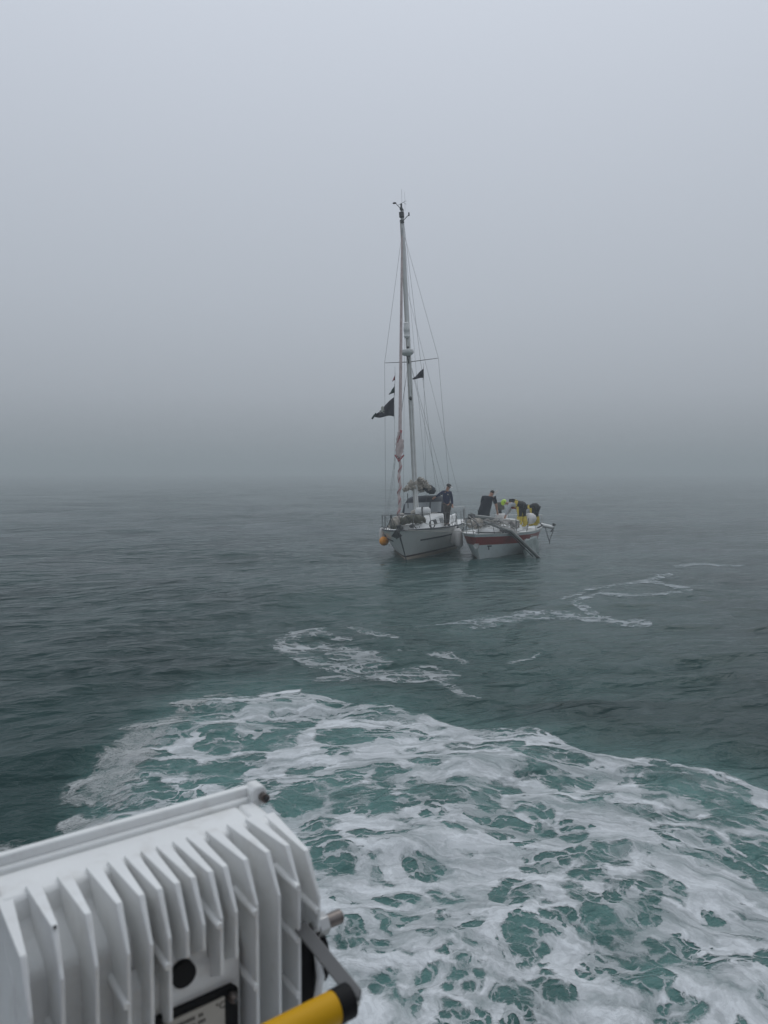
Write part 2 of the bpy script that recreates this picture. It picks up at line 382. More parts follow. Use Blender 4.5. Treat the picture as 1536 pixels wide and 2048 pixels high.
# foam sheets riding on the water
def foam_material(name, white, s1, s2, bubbly=False):
    global N, L
    m = bpy.data.materials.new(name); m.use_nodes = True; N = m.node_tree.nodes; L = m.node_tree.links
    bsd = N['Principled BSDF']; outn = N['Material Output']
    t = node('ShaderNodeTexCoord').outputs['Object']; D = attr('cover')
    cmb = node('ShaderNodeCombineXYZ'); L.new(attr('flow_u'), cmb.inputs[0]); L.new(attr('flow_v'), cmb.inputs[1]); flow = cmb.outputs[0]
    wn = noise_tex(t, 1.7, 5, .55); off = node('ShaderNodeVectorMath', operation='SUBTRACT'); L.new(wn.outputs['Color'], off.inputs[0]); off.inputs[1].default_value = (.5, .5, .5)
    sca = node('ShaderNodeVectorMath', operation='SCALE'); L.new(off.outputs[0], sca.inputs[0]); sca.inputs['Scale'].default_value = .55
    ad = node('ShaderNodeVectorMath', operation='ADD'); L.new(flow, ad.inputs[0]); L.new(sca.outputs[0], ad.inputs[1])
    wn2 = noise_tex(t, 9, 4, .6); off2 = node('ShaderNodeVectorMath', operation='SCALE'); L.new(wn2.outputs['Color'], off2.inputs[0]); off2.inputs['Scale'].default_value = .07
    ad2 = node('ShaderNodeVectorMath', operation='ADD'); L.new(ad.outputs[0], ad2.inputs[0]); L.new(off2.outputs[0], ad2.inputs[1])
    vec = mapping(ad2.outputs[0], (1, 1, 0.0))
    def cells(scale, seed=0.0):
        """high along the walls between rounded holes, low in their middles"""
        o = []
        for feat in ('F1', 'DISTANCE_TO_EDGE'):
            v = node('ShaderNodeTexVoronoi'); v.voronoi_dimensions = '2D'; v.feature = feat; v.inputs['Scale'].default_value = scale
            L.new(vec, v.inputs['Vector']); o.append(v.outputs['Distance'])
        return mth('SUBTRACT', o[0], mth('MULTIPLY', o[1], 1.1))
    grain = noise_tex(vec, 5.5, 8, .64).outputs[0]
    fine = noise_tex(vec, 16, 6, .6).outputs[0]
    big = noise_tex(vec, .9, 4, .55).outputs[0]
    soft = mrange(noise_tex(ad.outputs[0], 1.6, 3, .5).outputs[0], .38, .62, 0, 1)
    Dn = mth('ADD', D, mth('MULTIPLY', mth('SUBTRACT', big, .5), .75))
    gn = mth('ADD', mth('MULTIPLY', mth('SUBTRACT', grain, .5), .55), mth('MULTIPLY', mth('SUBTRACT', fine, .5), .22))
    def layer(scale, lo, hi, w0, w1, k):
        r = mrange(Dn, .05, 1.0, lo, hi); e = mth('SUBTRACT', mth('ADD', cells(scale), mth('MULTIPLY', gn, k)), r)
        wd = mrange(soft, 0, 1, w0, w1)
        return mrange(mth('DIVIDE', e, wd), -.25, 1, 0, 1, True)
    f1 = layer(s1, .62, -.42, .07, .38, 1.0)
    f2 = layer(s2, .60, -.20, .10, .40, 1.2)
    f3 = layer(s2 * 2.3, .62, .02, .15, .5, 1.2)
    lace = mth('MULTIPLY', mrange(mth('ADD', cells(s1 * 1.5), mth('MULTIPLY', gn, .8)), .44, .60, 0, 1, True), mrange(soft, 0, 1, .75, .25))
    lace = mth('MULTIPLY', lace, mrange(D, .05, .2, 0, 1))
    inv = mth('MULTIPLY', mth('SUBTRACT', 1, f1), mth('MULTIPLY', mth('SUBTRACT', 1, mth('MULTIPLY', f2, .7)), mth('MULTIPLY', mth('SUBTRACT', 1, mth('MULTIPLY', f3, .45)), mth('SUBTRACT', 1, lace))))
    fac = mth('SUBTRACT', 1, inv)
    fac = mth('MULTIPLY', fac, mrange(D, .03, .16, 0, 1, True))
    streak = noise_tex(mapping(ad.outputs[0], (2.2, .8, 1)), 1.6, 8, .62, .9).outputs[0]
    dens = mth('MAXIMUM', mth('MULTIPLY', mrange(streak, .34, .62, .40, 1.0), mrange(fine, .35, .65, .80, 1.08)), mrange(D, .85, 1.05, 0, 1))
    if bubbly:
        v = node('ShaderNodeTexVoronoi'); v.feature = 'F1'; v.inputs['Scale'].default_value = 30; L.new(ad2.outputs[0], v.inputs['Vector'])
        v2 = node('ShaderNodeTexVoronoi'); v2.feature = 'F1'; v2.inputs['Scale'].default_value = 75; L.new(ad2.outputs[0], v2.inputs['Vector'])
        bubn = mth('MULTIPLY', mrange(v.outputs['Distance'], .15, .62, .55, 1.0), mrange(v2.outputs['Distance'], .1, .6, .6, 1))
        dens = mth('MULTIPLY', dens, bubn)
        hgt = mth('ADD', mth('MULTIPLY', fac, .02), mth('MULTIPLY', bubn, -.006))
    else:
        hgt = mth('ADD', mth('MULTIPLY', fac, .012), mth('MULTIPLY', streak, .055))
    tone = mixc(mrange(grain, .3, .7, 0, 1), tuple(c * .86 for c in white) + (1,), tuple(white) + (1,))
    L.new(tone, bsd.inputs['Base Color']); bsd.inputs['Roughness'].default_value = .7; bsd.inputs['Specular IOR Level'].default_value = .25
    b = node('ShaderNodeBump'); b.inputs['Distance'].default_value = 1; b.inputs['Strength'].default_value = .8; L.new(hgt, b.inputs['Height']); L.new(b.outputs[0], bsd.inputs['Normal'])
    tr = node('ShaderNodeBsdfTransparent'); mxs = node('ShaderNodeMixShader')
    L.new(mth('MULTIPLY', fac, dens), mxs.inputs[0]); L.new(tr.outputs[0], mxs.inputs[1]); L.new(bsd.outputs[0], mxs.inputs[2]); L.new(mxs.outputs[0], outn.inputs['Surface'])
    return m
def foam(name, D, mat, label, cat, up, flow=False):
    fm = D.ravel()[faces].max(1) > .02
    fc = faces[fm]; used, inv = np.unique(fc, return_inverse=True)
    o = grid_mesh(name, X.ravel()[used], Y.ravel()[used], Z.ravel()[used] + up, inv.reshape(fc.shape), {'cover': D.ravel()[used], 'flow_u': (FU if flow else Y * 1.3).ravel()[used], 'flow_v': (FV if flow else X * .8).ravel()[used]}, mat)
    tag(o, label, cat, kind='stuff'); return o
foam('propeller_wash_foam', Dw, foam_material('wash_foam', (.70, .73, .75), 2.2, 6.0), 'broad sheet of churned white foam with teal holes filling the near water', 'foam', .006, True)
foam('bubbly_foam', Db, foam_material('bubbly_scum', (.50, .52, .52), 3.0, 9.0, True), 'brownish grey bubbly froth along the left edge of the wash', 'foam', .012, True)
foam('foam_patch', Dm, foam_material('patch_foam', (.44, .47, .48), 3.2, 8.5), 'curled patch of broken foam between the wash and the boats', 'foam', .006)
foam('foam_streak', Df, foam_material('streak_foam', (.42, .46, .48), 2.8, 7.5), 'thin far streaks of foam to the right, just past the boats', 'foam', .006)

# ------------------------------------------------------------ materials
M = dict(
    gel=material('white_gelcoat', (.60, .61, .59), .28, var=.05, vscale=1.2, dirt=((.38, .36, .31), .35)),
    gelB=material('blue_white_gelcoat', (.58, .63, .63), .3, var=.06, vscale=1.4, dirt=((.33, .34, .30), .4)),
    deck=material('deck_paint', (.74, .75, .74), .55, var=.08, vscale=2, dirt=((.4, .39, .36), .3)),
    red=material('red_stripe', (.23, .035, .03), .4, var=.15, vscale=3), aluD=material('dull_aluminium', (.13, .14, .135), .5, metal=.2, var=.2), boot=material('boot_top', (.05, .018, .015), .5, var=.2),
    navyst=material('dark_stripe', (.03, .035, .045), .5), cream=material('antifoul_line', (.55, .46, .38), .6),
    alu=material('mast_aluminium', (.60, .61, .60), .42, metal=.1, var=.08), dsteel=material('tarnished_stainless', (.16, .16, .16), .4, metal=.5), steel=material('stainless', (.5, .5, .49), .28, metal=.9, var=.1),
    dark=material('dark_fitting', (.03, .032, .035), .5), wire=material('rigging_wire', (.12, .12, .125), .5, metal=.3),
    dnavy=material('near_black_navy', (.009, .012, .022), .85, var=.2), canvas=material('navy_canvas', (.016, .020, .032), .85, bump=.01, bscale=9), window=material('sprayhood_window', (.24, .26, .27), .12, var=.1, spec=.6),
    port=material('tinted_portlight', (.10, .11, .11), .1), sail=material('sailcloth', (.33, .30, .26), .8, var=.22, vscale=4, bump=.03, bscale=7),
    sailC=material('soaked_sailcloth', (.24, .28, .27), .5, var=.25, vscale=3), sailB=material('wet_sailcloth', (.21, .20, .19), .7, var=.3, vscale=3, bump=.05, bscale=5), genoa=material('genoa_strip', (.42, .35, .34), .8, var=.18, vscale=5),
    pink=material('faded_red_strip', (.36, .10, .11), .8, var=.25, vscale=5), rope=material('rope', (.36, .35, .32), .9, var=.2), fend=material('white_fender', (.62, .60, .58), .45, var=.12, vscale=4, dirt=((.3, .27, .24), .45)),
    orange=material('orange_buoy', (.78, .29, .01), .5, var=.12, vscale=6), bluef=material('blue_fender', (.02, .035, .12), .5), black=material('black_cloth', (.036, .032, .044), .9, bump=.01, bscale=8),
    green=material('dark_green_cloth', (.02, .05, .045), .9), bone=material('bone_white_print', (.38, .38, .34), .9), radar=material('radome_plastic', (.62, .63, .62), .4, var=.05),
    skin=material('skin', (.36, .20, .14), .6, var=.08), navy=material('navy_jacket', (.014, .020, .058), .85, bump=.02, bscale=12, var=.25), trous=material('brown_trousers', (.045, .038, .036), .9, bump=.02, bscale=12, var=.25),
    blk=material('black_drysuit', (.022, .023, .024), .75, bump=.02, bscale=10), yel=material('yellow_oilskin', (.55, .42, .05), .6, var=.2, vscale=8, bump=.02, bscale=12), lime=material('lime_helmet', (.42, .62, .05), .35, var=.05),
    grey=material('grey_sleeve', (.36, .37, .39), .85, bump=.02, bscale=14), hair=material('dark_hair', (.03, .025, .02), .8), redl=material('red_lifejacket', (.20, .03, .02), .7), boat=material('dinghy_rubber', (.5, .5, .5), .6), bag=material('olive_bag', (.09, .09, .07), .9, bump=.02, bscale=10, var=.3),
    lampw=material('white_powder_coat', (.80, .81, .80), .42, var=.035, vscale=9, bump=.0006, bscale=320, dirt=((.40, .37, .32), .35)), rubber=material('black_rubber', (.005, .005, .006), .6, spec=.2),
    yband=material('yellow_sleeve', (.62, .33, .0), .5, var=.05, spec=.25), plate=material('nameplate_steel', (.42, .39, .34), .4, metal=.2, var=.12, vscale=20), ink=material('engraved_ink', (.05, .045, .04), .7),
    rust=material('weathered_stainless', (.17, .15, .14), .36, metal=.8, var=.2, vscale=20, dirt=((.16, .07, .03), .6)),
)

# ------------------------------------------------------------ hulls
class Hull:
    """x aft from the stem head, +y starboard, z up from the waterline"""
    def __init__(s, L, beam, zb, zm, zs, over, wl, tr, tw):
        s.L, s.B, s.zb, s.zm, s.zs, s.over, s.wl, s.tr, s.tw = L, beam, zb, zm, zs, over, wl, tr, tw
    def sheer(s, u): return s.zb * (1 - u) ** 2 + s.zs * u * u + 2 * u * (1 - u) * (2 * s.zm - .5 * (s.zb + s.zs))
    def half(s, u, v):          # v: 0 = bottom of the skirt, 1 = sheer
        plan = math.sin(min(1, u / .52) * PI / 2) ** .78 if u < .52 else 1 - (1 - s.tw) * ((u - .52) / .48) ** 2
        low = s.wl * min(1, (.18 + u * 1.7)) if u < .5 else s.wl * (1 - .55 * ((u - .5) / .5) ** 2)
        g = low + (1 - low) * (max(0, v) ** .62)
        return s.B / 2 * plan * g
    def P(s, u, v, side, off=0):
        zlo = -.35 + (.45 * max(0, (u - .7) / .3) ** 1.5); z = zlo + (s.sheer(u) - zlo) * v
        xs = s.over * (1 - z / s.zb); xt = s.L - s.tr * (1 - z / s.zs)
        x = xs + (xt - xs) * u
        return Vector((x, side * (s.half(u, v) + off), z))
    def vz(s, u, z):
        zlo = -.35 + (.45 * max(0, (u - .7) / .3) ** 1.5); return (z - zlo) / (s.sheer(u) - zlo)
    def shell(s, mats, parent):
        m = MB(); nu, nv = 36, 12
        for side in (1, -1):
            vs = [s.P(i / nu, j / nv, side) for i in range(nu + 1) for j in range(nv + 1)]
            fs = [(i * (nv + 1) + j, (i + 1) * (nv + 1) + j, (i + 1) * (nv + 1) + j + 1, i * (nv + 1) + j + 1) for i in range(nu) for j in range(nv)]
            m.add(vs, fs)
        m.add([s.P(1, j / nv, sd) for j in range(nv + 1) for sd in (1, -1)], [(2 * j, 2 * j + 1, 2 * j + 3, 2 * j + 2) for j in range(nv)])
        m.add([s.P(i / nu, 1, sd) - Vector((0, 0, .03)) for i in range(nu + 1) for sd in (1, -1)], [(2 * i, 2 * i + 1, 2 * i + 3, 2 * i + 2) for i in range(nu)], 1)
        o = m.build('hull', mats, parent, smooth=True, edge=40); return o
    def band(s, name, z0, z1, u0, u1, mat, parent, sides=(1, -1), off=.006, rel=False, label=None):
        """stripe standing proud of the hull; z measured from the waterline, or down from the sheer if rel"""
        m = MB(); nn = 30
        for sd in sides:
            vs = []
            for i in range(nn + 1):
                u = u0 + (u1 - u0) * i / nn; S = s.sheer(u) if rel else 0
                for z, o_ in ((z0 + S, off), (z1 + S, off), (z1 + S, -.004), (z0 + S, -.004)): vs.append(s.P(u, min(1, s.vz(u, z)), sd, o_))
            fs = [(i * 4 + a, i * 4 + (a + 1) % 4, (i + 1) * 4 + (a + 1) % 4, (i + 1) * 4 + a) for i in range(nn) for a in range(4)]
            fs += [(0, 1, 2, 3), (nn * 4, nn * 4 + 1, nn * 4 + 2, nn * 4 + 3)]
            m.add(vs, fs)
        return m.build(name, mat, parent, smooth=True, label=label)
    def rail(s, name, mat, parent, r=.02, z=.02, u0=0, u1=1, sides=(1, -1), wide=1):
        m = MB()
        for sd in sides: m.tube([s.P(u0 + (u1 - u0) * i / 30, 1, sd) + Vector((0, 0, z)) for i in range(31)], r, 6)
        return m.build(name, mat, parent, smooth=True)

def wire(name, pts, r, mat, parent, n=5):
    if mat is M['wire'] and r < .01: r *= .8
    return MB().tube(pts, r, n).build(name, mat, parent, smooth=True)
def sag(a, b, s, n=8):
    a, b = Vector(a), Vector(b); return [a.lerp(b, i / n) - Vector((0, 0, s * 4 * (i / n) * (1 - i / n))) for i in range(n + 1)]
def crumple(path, radii, n, amp, seed, mat, name, parent, flat=.75, mats=None, label=None):
    """a gathered roll of cloth: a tube pushed in and out along its length and girth"""
    rnd = random.Random(seed); path = [Vector(p) for p in path]; K = 26; pts = []; rr = []
    for i in range(K + 1):
        t = i / K * (len(path) - 1); k = min(int(t), len(path) - 2); pts.append(path[k].lerp(path[k + 1], t - k)); rr.append(radii[k] + (radii[k + 1] - radii[k]) * (t - k))
    m = MB(); vs = []; up = Vector((0, 0, 1)); ph = [rnd.uniform(0, 6.28) for _ in range(8)]
    for i, p in enumerate(pts):
        t = (pts[min(i + 1, K)] - pts[max(i - 1, 0)]).normalized(); a = t.cross(up if abs(t.z) < .9 else Vector((1, 0, 0))).normalized(); b = a.cross(t)
        for j in range(n):
            th = 2 * PI * j / n
            q = rr[i] * (1 + amp * (math.sin(3 * th + i * .9 + ph[0]) * .5 + math.sin(5 * th - i * 1.3 + ph[1]) * .4 + math.sin(i * 1.7 + ph[2] + th) * .4) + rnd.uniform(-amp, amp) * .5)
            if i in (0, K): q *= .45
            vs.append(p + a * math.cos(th) * q + b * math.sin(th) * q * flat)
    fs = [(i * n + j, i * n + (j + 1) % n, (i + 1) * n + (j + 1) % n, (i + 1) * n + j) for i in range(K) for j in range(n)] + [tuple(range(n)), tuple(reversed(range(K * n, K * n + n)))]
    m.add(vs, fs); return m.build(name, mat, parent, smooth=True, edge=60, label=label)

# ------------------------------------------------------------ sailing yacht with its mast standing
AO = Vector((.63, 28.8, 0)); Aa = R(13.3); HEEL = R(-3.0)
yacht = empty('sailing_yacht', AO, (0, 0, 0))
yacht.rotation_mode = 'QUATERNION'
yacht.rotation_quaternion = Quaternion((0, 0, 1), PI / 2 - Aa) @ Quaternion((1, 0, 0), HEEL)
YM = Matrix.Translation(AO) @ yacht.rotation_quaternion.to_matrix().to_4x4(); YI = YM.inverted()
def ya(px, py, d): return YI @ at(px, py, d)
def yw(p): return YM @ Vector(p)
tag(yacht, 'white sailing yacht with its tall mast standing and a dark blue sprayhood', 'sailing yacht')
hA_ = Hull(10.4, 3.45, 1.22, 1.04, 1.02, 1.15, .74, -.35, .74)
hA_.shell([M['gel'], M['deck']], yacht)
hA_.band('rubbing_stripe', .68, .74, .10, .86, M['navyst'], yacht, off=.022)
hA_.band('boot_stripe', .06, .13, 0.0, 1, M['boot'], yacht)
hA_.band('antifouling', -.10, .06, 0.0, 1, M['cream'], yacht, off=.008)
hA_.rail('toe_rail', M['navyst'], yacht, .028, .01)
MB().tube([(hA_.over * (1 - z / hA_.zb) - .012, 0, z) for z in (-.1, .3, .7, 1.0, 1.2)], [.02, .022, .028, .034, .04], 6).build('stem_band', M['navyst'], yacht, smooth=True)
# coachroof
def roof(name, xs, w0, w1, z0, zt, mat, parent, bevel=.05):
    m = MB(); vs = []
    for x, wa, wb, a, b in zip(xs, w0, w1, z0, zt): vs += [(x, wa, a), (x, wb, b), (x, 0, b + .06), (x, -wb, b), (x, -wa, a)]
    k = len(xs); fs = [(i * 5 + j, i * 5 + j + 1, i * 5 + 6 + j, i * 5 + 5 + j) for i in range(k - 1) for j in range(4)]
    fs += [(0, 1, 2, 3, 4), tuple(reversed([(k - 1) * 5 + j for j in range(5)]))]
    return m.add(vs, fs).build(name, mat, parent, smooth=True, bevel=bevel, edge=25)
roof('coachroof', [1.7, 2.1, 3.2, 5.0, 6.4], [.36, .62, .92, 1.12, 1.14], [.28, .50, .78, .96, .98], [1.10, 1.06, 1.02, .98, .97], [1.28, 1.38, 1.50, 1.58, 1.60], M['deck'], yacht)
for sd in (1, -1):
    for x0, x1 in ((3.3, 3.75), (4.3, 4.9), (5.3, 5.9)):
        def wy_(x, z):
            w0 = np.interp(x, [1.7, 2.1, 3.2, 5.0, 6.4], [.36, .62, .92, 1.12, 1.14]); w1 = np.interp(x, [1.7, 2.1, 3.2, 5.0, 6.4], [.28, .50, .78, .96, .98])
            a = np.interp(x, [3.2, 5.0, 6.4], [1.02, .98, .97]); b = np.interp(x, [3.2, 5.0, 6.4], [1.5, 1.58, 1.6]); return w0 + (w1 - w0) * (z - a) / (b - a)
        q = [(x0, sd * (wy_(x0, z) + .012), z) for z in (1.2, 1.42)] + [(x1, sd * (wy_(x1, z) + .012), z) for z in (1.42, 1.2)]
        MB().add(q + [(a, b - sd * .03, c) for a, b, c in q], [(0, 1, 2, 3), (7, 6, 5, 4), (0, 1, 5, 4), (1, 2, 6, 5), (2, 3, 7, 6), (3, 0, 4, 7)]).build('window', M['port'], yacht)
# boat name worn to dark script on the front of the coachroof
rnd = random.Random(5); yy = .50
while yy > -.52:
    w = rnd.uniform(.02, .06); h = rnd.uniform(.03, .07)
    if rnd.random() < .85: MB().box((1.72, yy, 1.20 + h / 2), (.012, w, h), Matrix.Rotation(R(12), 3, 'Y')).build('letter', M['ink'], yacht)
    yy -= w + rnd.uniform(.02, .06)
MB().box((3.0, 0, 1.60), (.55, .55, .07)).build('deck_hatch', M['port'], yacht, bevel=.02)
MB().box((8.0, 0, 1.03), (2.6, 1.5, .16)).build('cockpit_well', M['deck'], yacht, bevel=.03)
for sd in (1, -1): MB().box((7.9, sd * .95, 1.18), (3.0, .16, .36)).build('cockpit_coaming', M['deck'], yacht, bevel=.04)
# sprayhood
sh = MB(); hw = [.98, 1.02, 1.05]; prof = []
for x, w, zt in ((5.35, 1.0, 1.62), (5.75, 1.02, 2.25), (6.35, 1.05, 2.42), (7.0, 1.05, 2.30)):
    ring = []
    for k in range(13):
        a = PI * k / 12; cx_ = math.cos(a); sx_ = math.sin(a)
        ring.append((x, w * math.copysign(abs(cx_) ** .45, cx_), 1.5 + (zt - 1.5) * sx_ ** .55))
    prof.append(ring)
vs = [p for r in prof for p in r]; fs = [(i * 13 + j, i * 13 + j + 1, i * 13 + 14 + j, i * 13 + 13 + j) for i in range(3) for j in range(12)]
hood = sh.add(vs, fs).build('sprayhood', M['canvas'], yacht, smooth=True, edge=60)
md = hood.modifiers.new('solid', 'SOLIDIFY'); md.thickness = .02
for y0, y1 in ((.86, .30), (.24, -.30), (-.36, -.86)):
    q = [(5.36 + (.40 * (z - 1.62) / .63) - .02, y, z) for y in (y0, y1) for z in ((1.66, 2.12) if y == y0 else (2.12, 1.66))]
    MB().add(q + [(a + .015, b, c) for a, b, c in q], [(0, 1, 2, 3), (7, 6, 5, 4), (0, 1, 5, 4), (1, 2, 6, 5), (2, 3, 7, 6), (3, 0, 4, 7)]).build('sprayhood_window', M['window'], hood)
# pulpit, stanchions, guard wires
pul = MB(); hz = .62
B0 = [Vector((-.12, 0, 1.22 + hz))]; 
left = [hA_.P(.17, 1, 1) + Vector((0, -.05, hz)), hA_.P(.07, 1, 1) + Vector((0, -.03, hz)), Vector((-.22, .22, 1.24 + hz)), Vector((-.22, -.22, 1.24 + hz)), hA_.P(.07, 1, -1) + Vector((0, .03, hz)), hA_.P(.17, 1, -1) + Vector((0, .05, hz))]
pul.tube(left, .020, 6)
for p, q in ((left[0], hA_.P(.17, 1, 1)), (left[1], hA_.P(.06, 1, 1)), (left[2], Vector((.15, .10, 1.2))), (left[3], Vector((.15, -.10, 1.2))), (left[4], hA_.P(.06, 1, -1)), (left[5], hA_.P(.17, 1, -1))): pul.tube([p, q], .014, 6)
pul.build('pulpit', M['dsteel'], yacht, smooth=True)
for sd in (1, -1):
    tops = [left[0] if sd == 1 else left[5]]
    for u in (.30, .44, .58, .72, .86):
        b = hA_.P(u, 1, sd) - Vector((0, sd * .05, 0)); t = b + Vector((0, 0, .62)); tops.append(t); wire('stanchion', [b, t], .015, M['dsteel'], yacht)
    wire('guard_wire', tops, .006, M['wire'], yacht); wire('guard_wire', [t - Vector((0, 0, .30)) for t in tops], .005, M['wire'], yacht)
st = MB(); b = [hA_.P(.88, 1, 1), hA_.P(1, 1, 1), hA_.P(1, 1, -1), hA_.P(.88, 1, -1)]
st.tube([p + Vector((0, 0, .65)) for p in b], .016, 6)
for p in b: st.tube([p, p + Vector((0, 0, .65))], .014, 6)
st.build('pushpit', M['steel'], yacht, smooth=True)
# anchor on the bow roller
an = MB(); an.box((-.02, 0, 1.23), (.55, .14, .07)); an.tube([(.25, 0, 1.30), (-.30, 0, 1.27), (-.36, 0, 1.13)], .03, 6)
an.prism([(-.26, 0), (.0, .22), (.10, 0), (.0, -.22)], (.25, 0, -1), (0, 1, 0), (1, 0, .2), (-.36, 0, 1.05), -.02, .02)
an.prism([(-.26, 0), (0, .06), (.10, 0), (0, -.06)], (.2, 0, -1), (0, 1, 0), (1, 0, .2), (-.38, 0, 1.02), -.05, .05)
an.build('anchor', M['dark'], yacht, bevel=.008)
MB().tube([(.35, .12, 1.25), (.35, -.12, 1.25)], .10, 10).tube([(.35, 0, 1.2), (.35, 0, 1.45)], .05, 8).build('windlass', M['dark'], yacht, smooth=True)
# mast, furled genoa, spreaders, electronics
MX = 3.9; mtop = 14.88
mast = MB().tube([(MX, 0, 1.5), (MX, 0, 5), (MX + .02, 0, 10), (MX + .05, 0, mtop)], [.105, .105, .10, .075], 12, flat=1.0).build('mast', M['alu'], yacht, smooth=True)
wire('sail_track', [(MX + .11, 0, 1.9), (MX + .125, 0, 14.4)], .02, M['dark'], mast)
MB().tube([(MX - .09, .05, 2.0), (MX - .12, .05, 14.4)], .012, 5).tube([(MX - .08, -.06, 1.8), (MX - .10, -.06, 9.2)], .012, 5).tube([(MX, .12, 1.9), (MX, .09, 14.5)], .01, 5).build('halyard', M['rope'], mast)
mh = MB(); mh.box((MX + .02, 0, mtop + .05), (.34, .12, .10)); mh.tube([(MX - .05, 0, mtop), (MX - .05, 0, mtop + .28)], .045, 8); mh.box((MX - .06, 0, mtop - .20), (.16, .2, .22)); mh.box((MX - .06, 0, mtop - .48), (.12, .17, .12))
mh.build('masthead_fitting', M['dark'], mast, bevel=.01)
wv = MB(); wv.tube([(MX, .06, mtop + .12), (MX - .1, .16, mtop + .22), (MX - .2, .20, mtop + .26)], .014, 6); wv.ball((MX - .22, .26, mtop + .28), (.05, .09, .04), 8); wv.tube([(MX - .1, .12, mtop + .22), (MX - .2, -.26, mtop + .32)], .007, 5); wv.tube([(MX - .2, -.1, mtop + .28), (MX - .1, -.24, mtop + .20)], .006, 5)
wv.build('wind_vane', M['dark'], mast, smooth=True)
ar = MB(); ar.tube([(MX, -.06, mtop - .42), (MX, -.30, mtop - .22)], .016, 6); ar.tube([(MX, -.31, mtop - .26), (MX, -.31, mtop - .12)], .03, 6); ar.build('anemometer', M['dark'], mast, smooth=True)
wire('aerial', [(MX + .1, 0, mtop), (MX + .1, -.02, mtop + .95)], .006, M['wire'], mast); wire('aerial', [(MX + .05, -.14, mtop), (MX + .05, -.16, mtop + .8)], .005, M['wire'], mast)
zr = 8.72
rd_ = MB(); rd_.ball((MX - .34, 0, zr), (.29, .29, .17), 20, h1=.18); rd_.tube([(MX - .34, 0, zr + .02), (MX - .34, 0, zr + .08), (MX - .34, 0, zr + .11)], [.29, .285, .22], 20)
rad = rd_.build('radar_dome', M['radar'], mast, smooth=True, edge=30)
MB().box((MX - .2, 0, zr - .14), (.36, .14, .04)).tube([(MX - .08, 0, zr - .45), (MX - .32, 0, zr - .15)], .02, 6).build('radar_bracket', M['dark'], mast)
rr_ = MB(); rr_.tube([(MX - .22, 0, 9.35), (MX - .22, 0, 9.42), (MX - .22, 0, 9.44), (MX - .22, 0, 9.62), (MX - .22, 0, 9.64), (MX - .22, 0, 9.82), (MX - .22, 0, 9.84), (MX - .22, 0, 9.98), (MX - .22, 0, 10.03)], [.10, .135, .12, .12, .135, .135, .12, .125, .06], 14)
rr_.build('radar_reflector', M['radar'], mast, smooth=True, edge=50)
MB().ball((MX - .12, 0, 8.95), (.06, .06, .07), 8).build('deck_light', M['dark'], mast); MB().ball((MX - .13, 0, 6.75), (.07, .07, .09), 8).build('steaming_light', M['dark'], mast)
zs_ = 8.35; spx = MX + .25
for sd, ln in ((1, 1.17), (-1, 1.25)): MB().tube([(MX, sd * .08, zs_), (spx + .05, sd * ln, zs_ + .10)], [.035, .022], 6, flat=.5).build('spreader', M['dark'], mast, smooth=True)
hn = .005
for sd in (1, -1):
    tip = Vector((spx + .05, sd * (1.17 if sd == 1 else 1.25), zs_ + .10)); ch = hA_.P(.40, 1, sd) - Vector((0, sd * .12, 0))
    wire('cap_shroud', [(MX + .02, sd * .05, 13.85), tip, ch], .0075, M['wire'], mast)
    wire('lower_shroud', [(MX, sd * .07, 8.2), hA_.P(.44, 1, sd) - Vector((0, sd * .12, 0))], .007, M['wire'], mast)
    wire('lower_shroud', [(MX, sd * .07, 8.2), hA_.P(.34, 1, sd) - Vector((0, sd * .12, 0))], .007, M['wire'], mast)
    wire('running_backstay', [(MX + .1, sd * .05, 11.5), hA_.P(.80, 1, sd)], .006, M['wire'], mast)
wire('backstay', [(MX + .2, 0, mtop), (10.1, 0, 1.3)], .008, M['wire'], mast)
wire('topping_lift', [(MX + .2, 0, mtop - .1), (7.2, .1, 2.7)], .006, M['wire'], mast)
fo = [Vector((.12, 0, 1.35)), Vector((MX - .10, 0, 14.1))]
wire('forestay', [fo[0], fo[1]], .012, M['wire'], mast)
def fp(t): return fo[0].lerp(fo[1], t)
gen = MB().tube([fp(t) for t in (.27, .4, .6, .8, .97)], [.070, .065, .058, .05, .04], 9, noise=.06).build('furled_genoa', M['genoa'], yacht, smooth=True)
gl = [fp(.03 + .24 * i / 24) + Vector((.02, .03 * math.sin(i * 1.1), 0)) for i in range(25)]
MB().tube(gl, [.045 + .02 * abs(math.sin(i * .9)) for i in range(25)], 8, noise=.18, seed=3).build('twisted_genoa_foot', M['genoa'], yacht, smooth=True, edge=60)
MB().tube([fp(.03 + .24 * i / 60) + Vector((.058 * math.cos(i * .75), .058 * math.sin(i * .75) + .03 * math.sin(i / 60 * 24 * 1.1), 0)) for i in range(61)], .016, 5).build('red_edge_strip', M['pink'], gen, smooth=True)
fl = MB(); c0 = fp(.245)
K = 14; vs = []
for i in range(K + 1):
    t = i / K; c = fp(.30 - .085 * t); w = .05 + .17 * math.sin(min(1, t * 1.15) * PI * .72) * (1 if t < .86 else .6)
    for j in range(5):
        s_ = (j / 4 - .45); vs.append(c + Vector((-.06 - .10 * abs(math.sin(t * 5 + j)), -w * 1.5 * s_ + .02 * math.sin(i * 2.1), .03 * math.sin(i + j * 2))))
fl.add(vs, [(i * 5 + j, i * 5 + j + 1, i * 5 + 6 + j, i * 5 + 5 + j) for i in range(K) for j in range(4)])
flo = fl.build('loose_sail_flap', M['genoa'], gen, smooth=True, edge=80); q = flo.modifiers.new('s', 'SOLIDIFY'); q.thickness = .012
